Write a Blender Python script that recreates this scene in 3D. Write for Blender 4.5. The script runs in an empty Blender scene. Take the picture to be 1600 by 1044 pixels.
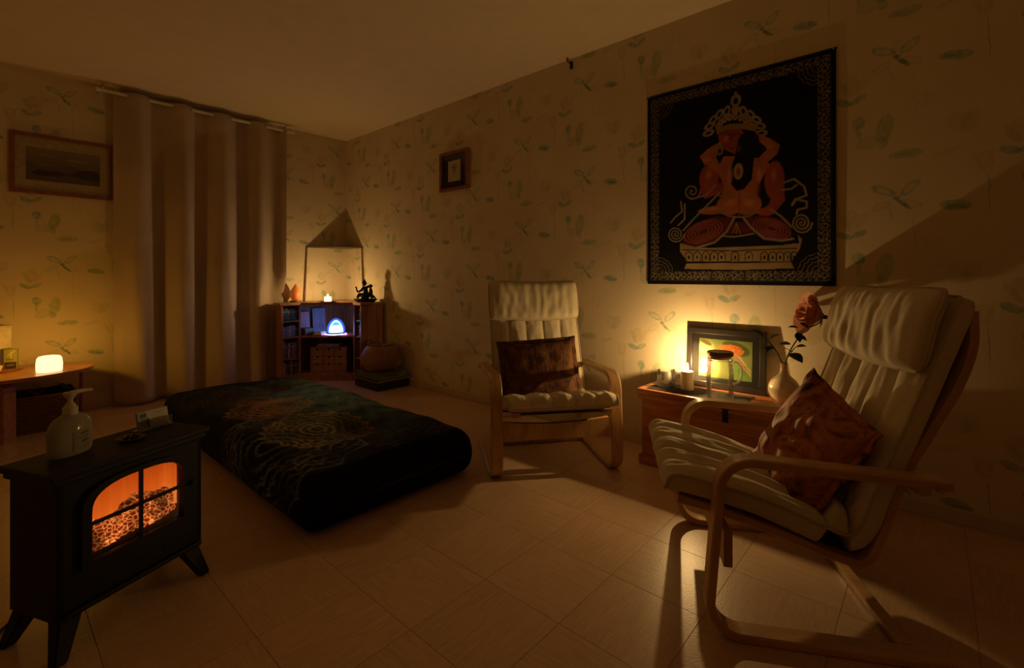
import bpy, bmesh, math, random
import numpy as np
from mathutils import Vector, Matrix, noise as mnoise

# ------------------------------------------------------------------ camera, world, exposure
SC = bpy.context.scene
COL = SC.collection
PI = math.pi
cam_data = bpy.data.cameras.new('camera')
cam = bpy.data.objects.new('camera', cam_data); COL.objects.link(cam)
cam.location = (4.826, -2.682, 1.021)
cam.rotation_euler = (PI/2, 0, math.asin(.6646))
cam_data.sensor_width = 36.0
cam_data.lens = 36.0*740/1600
cam_data.shift_y = -91/1600
cam_data.clip_start = .02
SC.camera = cam
SC.view_settings.view_transform = 'Standard'
SC.view_settings.look = 'None'
SC.view_settings.gamma = 1
SC.view_settings.use_curve_mapping = False
SC.view_settings.exposure = 0.0
SC.cycles.diffuse_bounces = 6
SC.cycles.max_bounces = 12
SC.cycles.transparent_max_bounces = 20
world = bpy.data.worlds.new('world'); SC.world = world
world.use_nodes = True
world.node_tree.nodes['Background'].inputs[0].default_value = (.9, .5, .25, 1)
world.node_tree.nodes['Background'].inputs[1].default_value = 0.002
CHEST_CANDLE_W, ALTAR_CANDLE_W, TABLE_CANDLE_W = 12.3, 6.2, 3.9
FLAME = (1.0, .61, .225)
AMBER = (1.0, .44, .03)

# ------------------------------------------------------------------ helpers: objects
def link(o, parent=None):
    COL.objects.link(o)
    if parent: o.parent = parent
    return o
def tag(o, label=None, cat=None, group=None, kind=None):
    if label: o['label'] = label
    if cat: o['category'] = cat
    if group: o['group'] = group
    if kind: o['kind'] = kind
    return o
def thing(name, label, cat, loc=(0,0,0), rz=0.0, group=None):
    o = bpy.data.objects.new(name, None); o.empty_display_size = .05
    link(o); o.location = loc; o.rotation_euler = (0, 0, rz)
    return tag(o, label, cat, group)
def obj(name, bm, mat, parent=None, smooth=False, loc=None, rot=None, angle=None):
    me = bpy.data.meshes.new(name)
    bmesh.ops.recalc_face_normals(bm, faces=bm.faces[:])
    bm.to_mesh(me); bm.free()
    if mat: me.materials.append(mat)
    if smooth:
        me.polygons.foreach_set('use_smooth', [True]*len(me.polygons))
        if angle: me.set_sharp_from_angle(angle=math.radians(angle))
    o = link(bpy.data.objects.new(name, me), parent)
    if loc: o.location = loc
    if rot: o.rotation_euler = rot
    return o
def struct(o): o['kind'] = 'structure'; return o
def copyo(o, parent, loc=None, rot=None):
    c = o.copy(); COL.objects.link(c); c.parent = parent
    if loc is not None: c.location = loc
    if rot is not None: c.rotation_euler = rot
    return c

# ------------------------------------------------------------------ helpers: shapes
B = bmesh.new
def box(bm, c, s, rz=0, bev=0, mat=None):
    M = Matrix.Translation(c) @ (mat if mat else Matrix.Rotation(rz, 4, 'Z'))
    v = [bm.verts.new(M @ Vector((sx*s[0]/2, sy*s[1]/2, sz*s[2]/2))) for sx in (-1,1) for sy in (-1,1) for sz in (-1,1)]
    fs = [bm.faces.new([v[i] for i in q]) for q in ((0,1,3,2),(4,6,7,5),(0,4,5,1),(2,3,7,6),(0,2,6,4),(1,5,7,3))]
    if bev:
        es = list({e for f in fs for e in f.edges})
        bmesh.ops.bevel(bm, geom=es, offset=bev, segments=2, affect='EDGES', profile=.6)
    return bm
def prism(bm, pts, z0, z1):
    lo = [bm.verts.new((x, y, z0)) for x, y in pts]; hi = [bm.verts.new((x, y, z1)) for x, y in pts]
    bm.faces.new(lo[::-1]); bm.faces.new(hi)
    n = len(pts)
    for i in range(n): bm.faces.new((lo[i], lo[(i+1)%n], hi[(i+1)%n], hi[i]))
    return bm
def lathe(bm, prof, n=32, c=(0,0,0), sx=1, sy=1, close=True):
    rings = []
    for r, z in prof:
        if r < 1e-6: rings.append([bm.verts.new((c[0], c[1], c[2]+z))])
        else: rings.append([bm.verts.new((c[0]+sx*r*math.cos(2*PI*k/n), c[1]+sy*r*math.sin(2*PI*k/n), c[2]+z)) for k in range(n)])
    for a, b in zip(rings, rings[1:]):
        for k in range(n):
            k2 = (k+1) % n
            if len(a) == 1 and len(b) == 1: continue
            if len(a) == 1: bm.faces.new((a[0], b[k2], b[k]))
            elif len(b) == 1: bm.faces.new((a[k], a[k2], b[0]))
            else: bm.faces.new((a[k], a[k2], b[k2], b[k]))
    return bm
def tube(bm, pts, rad, n=10, closed=False):
    pts = [Vector(p) for p in pts]; N = len(pts)
    if not hasattr(rad, '__len__'): rad = [rad]*N
    rad = [float(r) for r in rad]; T = []
    for i in range(N):
        a = pts[(i-1) % N] if closed or i > 0 else pts[i]; b = pts[(i+1) % N] if closed or i < N-1 else pts[i]
        T.append((b-a).normalized())
    u = T[0].orthogonal().normalized(); rings = []
    for i in range(N):
        u = (u - T[i]*u.dot(T[i]))
        u = u.normalized() if u.length > 1e-6 else T[i].orthogonal().normalized()
        w = T[i].cross(u)
        rings.append([bm.verts.new(pts[i] + rad[i]*(math.cos(2*PI*k/n)*u + math.sin(2*PI*k/n)*w)) for k in range(n)])
    m = N if closed else N-1
    for i in range(m):
        a, b = rings[i], rings[(i+1) % N]
        for k in range(n): bm.faces.new((a[k], a[(k+1)%n], b[(k+1)%n], b[k]))
    if not closed:
        bm.faces.new(rings[0][::-1]); bm.faces.new(rings[-1])
    return bm
def ball(bm, c, r, s=(1,1,1), rot=None, seg=16, rings=10):
    M = Matrix.Translation(c) @ (rot.to_matrix().to_4x4() if rot else Matrix.Identity(4)) @ Matrix.Diagonal((r*s[0], r*s[1], r*s[2], 1))
    bmesh.ops.create_uvsphere(bm, u_segments=seg, v_segments=rings, radius=1, matrix=M)
    return bm
def smooth_path(pts, n=8):
    P = [Vector(p) for p in pts]; out = []
    P = [2*P[0]-P[1]] + P + [2*P[-1]-P[-2]]
    for i in range(1, len(P)-2):
        for k in range(n):
            t = k/n
            a, b, c, d = P[i-1], P[i], P[i+1], P[i+2]
            out.append(.5*((2*b) + (c-a)*t + (2*a-5*b+4*c-d)*t*t + (3*b-3*c+d-a)*t**3))
    out.append(P[-2]); return out
def fillet(pts, rs, n=8):
    P = [Vector(p) for p in pts]; out = [P[0]]
    for i in range(1, len(P)-1):
        a = (P[i-1]-P[i]).normalized(); b = (P[i+1]-P[i]).normalized(); r = rs[i-1]
        ang = a.angle(b); d = r/math.tan(ang/2)
        p0, p1 = P[i]+a*d, P[i]+b*d
        cc = P[i] + (a+b).normalized()*(r/math.sin(ang/2))
        v0, v1 = p0-cc, p1-cc
        th = v0.angle(v1)
        for k in range(n+1):
            t = k/n
            out.append(cc + (v0*math.sin((1-t)*th) + v1*math.sin(t*th))/math.sin(th))
    out.append(P[-1]); return out
def strip(bm, path, w, th, x=0.0, ch=.004):
    """bent laminated strip: path lies in the y-z plane, w is its width along x, th its thickness"""
    P = [Vector((0, p[0], p[1])) for p in path]; rings = []
    for i in range(len(P)):
        t = (P[min(i+1, len(P)-1)] - P[max(i-1, 0)]).normalized()
        nrm = Vector((0, -t.z, t.y))
        sec = [(-w/2+ch, -th/2), (w/2-ch, -th/2), (w/2, -th/2+ch), (w/2, th/2-ch), (w/2-ch, th/2), (-w/2+ch, th/2), (-w/2, th/2-ch), (-w/2, -th/2+ch)]
        rings.append([bm.verts.new(P[i] + Vector((x+a, 0, 0)) + nrm*b) for a, b in sec])
    for a, b in zip(rings, rings[1:]):
        for k in range(8): bm.faces.new((a[k], a[(k+1)%8], b[(k+1)%8], b[k]))
    bm.faces.new(rings[0][::-1]); bm.faces.new(rings[-1])
    return bm
def grid_mesh(name, V, nu, nv, mat, parent=None, colors=None, closed_u=False, smooth=True):
    """V: (nu*nv,3) array ordered [iu*nv+iv]"""
    f = []
    for i in range(nu-1 + (1 if closed_u else 0)):
        i2 = (i+1) % nu
        for j in range(nv-1): f.append((i*nv+j, i2*nv+j, i2*nv+j+1, i*nv+j+1))
    me = bpy.data.meshes.new(name); me.from_pydata(V.tolist() if hasattr(V, 'tolist') else V, [], f); me.update()
    if smooth: me.polygons.foreach_set('use_smooth', [True]*len(me.polygons))
    if colors is not None: set_colors(me, colors)
    if mat: me.materials.append(mat)
    return link(bpy.data.objects.new(name, me), parent)
def set_colors(me, c):
    at = me.color_attributes.new('print', 'FLOAT_COLOR', 'POINT')
    c4 = np.ones((len(me.vertices), 4), dtype=np.float32); c4[:, :3] = c
    at.data.foreach_set('color', c4.ravel())
def slab_print(name, w, h, th, nx, ny, colors_fn, mat, parent, loc=(0,0,0), rot=(0,0,0), bend=None):
    """a thin slab standing in its local x-z plane, printed side towards -y; colors_fn(X, Z) -> (n,3)"""
    xs, zs = np.linspace(-w/2, w/2, nx), np.linspace(0, h, ny)
    X, Z = np.meshgrid(xs, zs, indexing='ij'); X = X.ravel(); Z = Z.ravel()
    Y = bend(X, Z) if bend is not None else np.zeros_like(X)
    V = np.stack([X, Y, Z], 1); Vb = np.stack([X, Y+th, Z], 1)
    f = []; n = nx*ny
    for i in range(nx-1):
        for j in range(ny-1):
            q = (i*ny+j, (i+1)*ny+j, (i+1)*ny+j+1, i*ny+j+1)
            f.append(q)
    edge = [i*ny for i in range(nx)] + [(nx-1)*ny+j for j in range(1, ny)] + [i*ny+ny-1 for i in range(nx-2, -1, -1)] + [j for j in range(ny-2, 0, -1)]
    bidx = {e: n+k for k, e in enumerate(edge)}
    m = len(edge)
    for k in range(m):
        a, b = edge[k], edge[(k+1) % m]; f.append((b, a, bidx[a], bidx[b]))
    if bend is None:
        f.append([bidx[e] for e in edge[::-1]]); allV = np.concatenate([V, Vb[edge]])
    else:
        inner = [k for k in range(n) if k not in bidx]
        for q, k in enumerate(inner): bidx[k] = n+m+q
        f += [tuple(bidx[x] for x in q[::-1]) for q in f[:(nx-1)*(ny-1)]]
        edge = edge+inner; allV = np.concatenate([V, Vb[edge]])
    me = bpy.data.meshes.new(name); me.from_pydata(allV.tolist(), [], f); me.update()
    c = colors_fn(X, Z); set_colors(me, np.concatenate([c, c[edge]*.6]))
    me.materials.append(mat)
    o = link(bpy.data.objects.new(name, me), parent); o.location = loc; o.rotation_euler = rot
    return o

# ------------------------------------------------------------------ helpers: flat print painter
class Paint:
    def __init__(s, X, Y, bg): s.X, s.Y = X, Y; s.c = np.tile(np.array(bg, dtype=float), (len(X), 1))
    def put(s, m, col): m = np.clip(m, 0, 1)[:, None]; s.c = s.c*(1-m) + np.array(col)*m
    def ell(s, cx, cy, rx, ry, col, rot=0, a=1, soft=.12):
        dx, dy = s.X-cx, s.Y-cy
        p, q = dx*math.cos(rot)+dy*math.sin(rot), -dx*math.sin(rot)+dy*math.cos(rot)
        d = np.sqrt((p/rx)**2+(q/ry)**2); s.put((1-d)/soft*a if a < 1 else (1-d)/soft, col) if a == 1 else s.put(np.clip((1-d)/soft, 0, 1)*a, col)
    def poly(s, pts, col, a=1):
        ins = np.zeros(len(s.X), bool); n = len(pts)
        for i in range(n):
            (x0, y0), (x1, y1) = pts[i], pts[(i+1) % n]
            if y0 == y1: continue
            ins ^= ((y0 > s.Y) != (y1 > s.Y)) & (s.X < (x1-x0)*(s.Y-y0)/(y1-y0)+x0)
        s.put(ins*a, col)
    def line(s, pts, w, col, a=1):
        d = np.full(len(s.X), 1e9)
        for (x0, y0), (x1, y1) in zip(pts, pts[1:]):
            L = (x1-x0)**2+(y1-y0)**2
            t = np.clip(((s.X-x0)*(x1-x0)+(s.Y-y0)*(y1-y0))/max(L, 1e-12), 0, 1)
            d = np.minimum(d, np.hypot(s.X-x0-t*(x1-x0), s.Y-y0-t*(y1-y0)))
        s.put(np.clip((w-d)/(w*.6), 0, 1)*a, col)

# ------------------------------------------------------------------ helpers: materials
def nodes(name):
    m = bpy.data.materials.new(name); m.use_nodes = True
    nt = m.node_tree; return m, nt, nt.nodes['Principled BSDF']
def N(nt, typ, **kw):
    n = nt.nodes.new(typ)
    for k, v in kw.items():
        if k.startswith('i_'): n.inputs[k[2:].replace('_', ' ')].default_value = v
        elif k.startswith('n_'): n.inputs[int(k[2:])].default_value = v
        else: setattr(n, k, v)
    return n
def L(nt, a, b): nt.links.new(a, b)
def bump(nt, bsdf, src, strength=.2, dist=.01):
    b = N(nt, 'ShaderNodeBump'); b.inputs['Strength'].default_value = strength; b.inputs['Distance'].default_value = dist
    L(nt, src, b.inputs['Height']); L(nt, b.outputs[0], bsdf.inputs['Normal'])
def ramp(nt, src, stops):
    r = N(nt, 'ShaderNodeValToRGB'); e = r.color_ramp.elements
    while len(e) < len(stops): e.new(.5)
    for k, (p, c) in enumerate(stops): e[k].position = p; e[k].color = (*c, 1)
    L(nt, src, r.inputs[0]); return r.outputs[0]
def plain(name, col, rough=.6, metal=0, var=.12, scale=30, bstr=.08, spec=.4, sheen=0):
    m, nt, p = nodes(name)
    tc = N(nt, 'ShaderNodeTexCoord'); no = N(nt, 'ShaderNodeTexNoise', i_Scale=scale, i_Detail=4.0)
    L(nt, tc.outputs['Object'], no.inputs['Vector'])
    L(nt, ramp(nt, no.outputs['Fac'], [(.3, tuple(c*(1-var) for c in col)), (.7, tuple(min(1, c*(1+var)) for c in col))]), p.inputs['Base Color'])
    p.inputs['Roughness'].default_value = rough; p.inputs['Metallic'].default_value = metal
    p.inputs['Specular IOR Level'].default_value = spec
    if sheen: p.inputs['Sheen Weight'].default_value = sheen
    if bstr: bump(nt, p, no.outputs['Fac'], bstr, .004)
    return m
def wood(name, a, b, stretch=(1.5, 22, 22), rough=.38, ring=6, bstr=.05):
    m, nt, p = nodes(name)
    tc = N(nt, 'ShaderNodeTexCoord'); mp = N(nt, 'ShaderNodeMapping'); mp.inputs['Scale'].default_value = stretch
    oi = N(nt, 'ShaderNodeObjectInfo')
    ad = N(nt, 'ShaderNodeVectorMath', operation='ADD'); L(nt, tc.outputs['Object'], ad.inputs[0])
    sc = N(nt, 'ShaderNodeMath', operation='MULTIPLY'); sc.inputs[1].default_value = 9; L(nt, oi.outputs['Random'], sc.inputs[0]); L(nt, sc.outputs[0], ad.inputs[1])
    L(nt, ad.outputs[0], mp.inputs['Vector'])
    n1 = N(nt, 'ShaderNodeTexNoise', i_Scale=ring/3, i_Detail=6.0, i_Distortion=.8); L(nt, mp.outputs[0], n1.inputs['Vector'])
    L(nt, ramp(nt, n1.outputs['Fac'], [(.32, a), (.5, tuple((x+y)/2 for x, y in zip(a, b))), (.66, b)]), p.inputs['Base Color'])
    p.inputs['Roughness'].default_value = rough
    bump(nt, p, n1.outputs['Fac'], bstr, .003)
    return m
def fabric(name, a, b, wscale=500, rough=.9, bstr=.25, mott=4.0):
    m, nt, p = nodes(name)
    tc = N(nt, 'ShaderNodeTexCoord')
    n1 = N(nt, 'ShaderNodeTexNoise', i_Scale=mott, i_Detail=5.0); L(nt, tc.outputs['Object'], n1.inputs['Vector'])
    n2 = N(nt, 'ShaderNodeTexNoise', i_Scale=float(wscale), i_Detail=1.0); L(nt, tc.outputs['Object'], n2.inputs['Vector'])
    L(nt, ramp(nt, n1.outputs['Fac'], [(.35, a), (.65, b)]), p.inputs['Base Color'])
    p.inputs['Roughness'].default_value = rough; p.inputs['Specular IOR Level'].default_value = .15
    p.inputs['Sheen Weight'].default_value = .15
    bump(nt, p, n2.outputs['Fac'], bstr, .0015)
    return m
def printed(name, rough=.6, spec=.3, weave=0):
    m, nt, p = nodes(name)
    a = N(nt, 'ShaderNodeVertexColor', layer_name='print'); L(nt, a.outputs['Color'], p.inputs['Base Color'])
    p.inputs['Roughness'].default_value = rough; p.inputs['Specular IOR Level'].default_value = spec
    if weave:
        tc = N(nt, 'ShaderNodeTexCoord'); n2 = N(nt, 'ShaderNodeTexNoise', i_Scale=float(weave)); L(nt, tc.outputs['Object'], n2.inputs['Vector'])
        bump(nt, p, n2.outputs['Fac'], .2, .002)
    return m
def glow(name, col, strength, clear=False):
    m = bpy.data.materials.new(name); m.use_nodes = True; nt = m.node_tree; nt.nodes.remove(nt.nodes['Principled BSDF'])
    e = N(nt, 'ShaderNodeEmission'); e.inputs[0].default_value = (*col, 1); e.inputs[1].default_value = strength
    out = nt.nodes['Material Output']
    if clear:                                   # a flame is a thin gas: light passes through it
        t = N(nt, 'ShaderNodeBsdfTransparent'); a = N(nt, 'ShaderNodeAddShader')
        L(nt, e.outputs[0], a.inputs[0]); L(nt, t.outputs[0], a.inputs[1]); L(nt, a.outputs[0], out.inputs[0])
    else: L(nt, e.outputs[0], out.inputs[0])
    return m
def thin_glass(name, tint=(1,1,1), refl=1.0, rough=.02, haze=0.0):
    m = bpy.data.materials.new(name); m.use_nodes = True; nt = m.node_tree; nt.nodes.remove(nt.nodes['Principled BSDF'])
    out = nt.nodes['Material Output']
    t = N(nt, 'ShaderNodeBsdfTransparent'); t.inputs[0].default_value = (*tint, 1)
    g = N(nt, 'ShaderNodeBsdfGlossy'); g.inputs['Roughness'].default_value = rough
    fr = N(nt, 'ShaderNodeFresnel'); fr.inputs[0].default_value = 1.5
    mu = N(nt, 'ShaderNodeMath', operation='MULTIPLY'); mu.inputs[1].default_value = refl; mu.use_clamp = True
    L(nt, fr.outputs[0], mu.inputs[0])
    mx = N(nt, 'ShaderNodeMixShader'); L(nt, mu.outputs[0], mx.inputs[0]); L(nt, t.outputs[0], mx.inputs[1]); L(nt, g.outputs[0], mx.inputs[2])
    last = mx
    if haze:
        d = N(nt, 'ShaderNodeBsdfDiffuse'); d.inputs[0].default_value = (.8, .8, .75, 1)
        m2 = N(nt, 'ShaderNodeMixShader'); m2.inputs[0].default_value = haze
        L(nt, mx.outputs[0], m2.inputs[1]); L(nt, d.outputs[0], m2.inputs[2]); last = m2
    L(nt, last.outputs[0], out.inputs[0]); return m

def wallpaper(name, axis, u0, z0):
    """cream paper printed with butterflies, blossoms and leaves, half-drop repeat 0.538 x 0.62 m"""
    m, nt, p = nodes(name)
    geo = N(nt, 'ShaderNodeNewGeometry'); sp = N(nt, 'ShaderNodeSeparateXYZ'); L(nt, geo.outputs['Position'], sp.inputs[0])
    def M(op, a, b=None, c=None):
        n = N(nt, 'ShaderNodeMath', operation=op)
        for k, v in enumerate((a, b, c)):
            if v is None: continue
            if isinstance(v, (int, float)): n.inputs[k].default_value = v
            else: L(nt, v, n.inputs[k])
        return n.outputs[0]
    PU, PV = .538, .62
    u = M('DIVIDE', M('SUBTRACT', sp.outputs[axis], u0), PU)
    col = M('FLOOR', u)
    half = M('MULTIPLY', M('FLOORED_MODULO', col, 2.0), PV/2)
    fu = M('SUBTRACT', M('MULTIPLY', M('SUBTRACT', u, col), PU), .23)
    v = M('DIVIDE', M('ADD', M('SUBTRACT', sp.outputs['Z'], z0), half), PV)
    fv = M('SUBTRACT', M('MULTIPLY', M('FRACT', v), PV), .55)
    cv = N(nt, 'ShaderNodeCombineXYZ'); L(nt, fu, cv.inputs[0]); L(nt, fv, cv.inputs[1])
    wob = N(nt, 'ShaderNodeTexNoise', i_Scale=22.0, i_Detail=2.0); L(nt, geo.outputs['Position'], wob.inputs['Vector'])
    wm = N(nt, 'ShaderNodeVectorMath', operation='MULTIPLY_ADD'); wm.inputs[1].default_value = (.014,)*3; wm.inputs[2].default_value = (-.007, -.007, -.007)
    L(nt, wob.outputs['Color'], wm.inputs[0])
    ad = N(nt, 'ShaderNodeVectorMath', operation='ADD'); L(nt, cv.outputs[0], ad.inputs[0]); L(nt, wm.outputs[0], ad.inputs[1])
    co = ad.outputs[0]
    wash = N(nt, 'ShaderNodeTexNoise', i_Scale=35.0, i_Detail=3.0); L(nt, geo.outputs['Position'], wash.inputs['Vector'])
    wf = N(nt, 'ShaderNodeMapRange'); wf.inputs[1].default_value = .3; wf.inputs[2].default_value = .7; wf.inputs[3].default_value = .35; wf.inputs[4].default_value = 1; L(nt, wash.outputs['Fac'], wf.inputs[0])
    pap = N(nt, 'ShaderNodeTexNoise', i_Scale=3.0, i_Detail=3.0); L(nt, geo.outputs['Position'], pap.inputs['Vector'])
    cur = ramp(nt, pap.outputs['Fac'], [(.3, (.655, .555, .39)), (.7, (.715, .62, .445))])
    TE, GR, OC, DK = (.16, .32, .26), (.30, .38, .16), (.52, .40, .17), (.08, .19, .16)
    E_ = [  # cx, cz, rx, rz, rot, colour, opacity, inner ring (0 solid)
      (-.045, .036, .050, .020, -.45, TE, .75, .55), (.045, .038, .046, .020, .75, TE, .7, .55), (.0, .055, .012, .045, 0, OC, .35, .6),
      (-.055, -.035, .045, .017, .5, GR, .45, .6), (.05, -.03, .045, .018, -.3, GR, .45, .6), (.024, -.03, .036, .009, -.75, DK, .85, 0), (0, 0, .014, .010, 0, DK, .9, 0),
      (-.02, -.07, .006, .04, .3, TE, .35, 0),
      (.19, -.05, .055, .022, -.15, TE, .8, 0), (.20, -.055, .045, .008, -.2, DK, .4, 0),
      (-.19, -.16, .035, .017, -.45, TE, .8, 0), (-.135, -.155, .035, .016, .5, TE, .75, 0), (-.16, -.085, .035, .05, 0, OC, .5, 0), (-.185, -.10, .016, .05, .5, GR, .35, 0), (-.12, -.09, .016, .05, -.5, OC, .4, 0),
      (-.135, -.265, .026, .030, .3, TE, .8, 0), (-.135, -.31, .010, .035, 0, TE, .55, 0), (-.04, -.305, .034, .068, -.18, GR, .75, 0), (-.05, -.37, .022, .028, .1, TE, .5, 0), (-.105, -.36, .045, .036, .4, GR, .4, 0),
      (.03, -.432, .062, .021, .04, GR, .75, 0), (.02, -.434, .03, .007, .05, TE, .4, 0),
      (.20, -.33, .040, .050, .5, OC, .4, 0), (.235, -.33, .03, .05, -.5, GR, .3, 0), (.165, -.445, .045, .012, .25, OC, .45, 0),
      (.275, -.50, .028, .045, 0, OC, .45, .5), (.255, -.49, .010, .045, .35, OC, .4, 0), (.29, -.49, .010, .045, -.35, OC, .4, 0),
      (.288, .0, .0028, .09, .03, DK, .55, 0), (.06, -.17, .0022, .13, .03, OC, .6, 0), (.085, -.20, .03, .04, .6, OC, .28, .7), (.12, -.21, .03, .035, -.6, OC, .28, .7),
    ]
    for cx, cz, rx, rz, rot, colr, op, ring in E_:
        mp = N(nt, 'ShaderNodeMapping', vector_type='TEXTURE')
        mp.inputs['Location'].default_value = (cx, cz, 0); mp.inputs['Rotation'].default_value = (0, 0, rot); mp.inputs['Scale'].default_value = (rx, rz, 1)
        L(nt, co, mp.inputs['Vector'])
        ln = N(nt, 'ShaderNodeVectorMath', operation='LENGTH'); L(nt, mp.outputs[0], ln.inputs[0])
        mr = N(nt, 'ShaderNodeMapRange', interpolation_type='SMOOTHSTEP')
        mr.inputs[1].default_value = 1.05; mr.inputs[2].default_value = .82; L(nt, ln.outputs['Value'], mr.inputs[0])
        f = mr.outputs[0]
        if ring:
            m3 = N(nt, 'ShaderNodeMapRange', interpolation_type='SMOOTHSTEP'); m3.inputs[1].default_value = ring-.2; m3.inputs[2].default_value = ring+.25; m3.inputs[3].default_value = .3; m3.inputs[4].default_value = 1
            L(nt, ln.outputs['Value'], m3.inputs[0]); f = M('MULTIPLY', f, m3.outputs[0])
        f = M('MULTIPLY', M('MULTIPLY', f, wf.outputs[0]), op)
        mx = N(nt, 'ShaderNodeMix', data_type='RGBA'); L(nt, f, mx.inputs[0]); L(nt, cur, mx.inputs[6]); mx.inputs[7].default_value = (*colr, 1)
        cur = mx.outputs[2]
    L(nt, cur, p.inputs['Base Color'])
    p.inputs['Roughness'].default_value = .75; p.inputs['Specular IOR Level'].default_value = .25
    fine = N(nt, 'ShaderNodeTexNoise', i_Scale=160.0, i_Detail=2.0); L(nt, geo.outputs['Position'], fine.inputs['Vector'])
    bump(nt, p, fine.outputs['Fac'], .12, .002)
    return m

M_ = {}
M_['paper_right'] = wallpaper('wallpaper_right', 'X', 4.475, 1.435)
M_['paper_left'] = wallpaper('wallpaper_left', 'Y', -2.275-.23-1.076, 2.345-.55-.62)
M_['ceiling'] = plain('ceiling_paint', (.80, .70, .50), .8, var=.03, scale=8, bstr=.04)
M_['skirting'] = plain('skirting_paint', (.58, .47, .32), .5, var=.05, scale=10, bstr=.02)
M_['birch'] = wood('birch_laminate', (.44, .245, .10), (.60, .37, .165), (14, 3, 3), .35)
M_['pine'] = wood('stained_pine', (.26, .085, .03), (.46, .17, .06), (1.6, 20, 20), .35)
M_['cab_pine'] = wood('cabinet_pine', (.24, .10, .045), (.40, .19, .085), (14, 14, 1.4), .42)
M_['table_wood'] = wood('oiled_wood', (.42, .17, .055), (.58, .27, .09), (14, 1.5, 14), .3)
M_['dark_wood'] = wood('dark_wood', (.10, .045, .025), (.18, .08, .04), (3, 16, 16), .4)
M_['canvas'] = fabric('cream_canvas', (.60, .53, .38), (.70, .63, .47), 700, mott=3)
M_['canvas_edge'] = fabric('cream_piping', (.46, .40, .28), (.54, .47, .34), 700, mott=3)
M_['sling'] = fabric('brown_webbing', (.10, .07, .045), (.14, .10, .06), 400)
M_['curtain'] = fabric('curtain_cloth', (.44, .35, .27), (.52, .42, .33), 600, mott=2, bstr=.1)
M_['black_metal'] = plain('black_iron', (.010, .009, .008), .55, var=.2, scale=60, bstr=.05, spec=.3)
M_['steel'] = plain('brushed_steel', (.55, .52, .47), .3, metal=1, var=.05)
M_['white_rod'] = plain('white_rod_enamel', (.72, .66, .55), .3, var=.03, bstr=0)
M_['wax'] = plain('ivory_wax', (.85, .72, .45), .45, var=.03, scale=12, bstr=.02)
M_['glass'] = thin_glass('clear_glass', (.995, .998, .992), .8, .03, .008)
M_['cut_glass'] = thin_glass('cut_glass', (.97, .985, .97), 2.2, .05, .035)
M_['handle_glass'] = thin_glass('handle_glass', (.95, .97, .93), 3.0, .08, .30)
M_['water'] = thin_glass('water', (.985, .99, .965), .5, .01)
M_['print'] = printed('colour_print', .45, .4)
M_['cloth_print'] = printed('printed_cotton', .85, .15, 500)
M_['cover_print'] = printed('printed_velour', .9, .1, 260)
M_['black_frame'] = plain('black_lacquer', (.018, .014, .011), .28, var=.1, bstr=0, spec=.6)
M_['brown_frame'] = wood('brown_frame', (.20, .07, .03), (.30, .12, .05), (18, 3, 18), .35)
M_['bronze'] = plain('dark_bronze', (.02, .017, .014), .35, metal=.6, var=.25, scale=80, bstr=.2)
M_['ceramic'] = plain('ivory_ceramic', (.72, .60, .42), .18, var=.04, scale=6, bstr=.0, spec=.6)
M_['leaf'] = plain('rose_leaf', (.035, .075, .022), .4, var=.3, scale=60, bstr=.15)
M_['stem'] = plain('rose_stem', (.10, .11, .04), .5, var=.2, scale=50)
M_['petal'] = plain('dusty_rose_petal', (.62, .30, .19), .6, var=.15, scale=40, bstr=.1)
M_['wicker'] = plain('brown_wicker', (.26, .15, .085), .55, var=.35, scale=140, bstr=.3)
M_['dark_cloth'] = fabric('black_cloth', (.012, .012, .014), (.03, .028, .03), 300)
M_['paper'] = plain('white_card', (.75, .72, .66), .6, var=.04, bstr=0)

# ------------------------------------------------------------------ the room
RX, RY, RH = 6.405, -4.0, 2.5
def wallobj(name, c, s, mat): return struct(obj(name, box(B(), c, s), mat))
wallobj('wall_right', (RX/2, .05, RH/2), (RX, .1, RH), M_['paper_right'])
wallobj('wall_left', (-.05, RY/2, RH/2), (.1, -RY+.2, RH), M_['paper_left'])
wallobj('wall_back', (RX/2, RY-.05, RH/2), (RX, .1, RH), M_['paper_right'])
wallobj('wall_far', (RX+.05, RY/2, RH/2), (.1, -RY+.2, RH), M_['paper_left'])
wallobj('ceiling', (RX/2, RY/2, RH+.05), (RX+.2, -RY+.2, .1), M_['ceiling'])
floor = wallobj('floor', (RX/2, RY/2, -.0515), (RX+.2, -RY+.2, .099), plain('joint_mastic', (.30, .195, .115), .9, bstr=0))
def skirt(name, c, s):
    struct(obj(name, box(B(), c, s, bev=.004), M_['skirting']))
skirt('baseboard_right', (RX/2, -.007, .031), (RX, .014, .062))
skirt('baseboard_left', (.007, RY/2, .031), (.014, -RY, .062))

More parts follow.
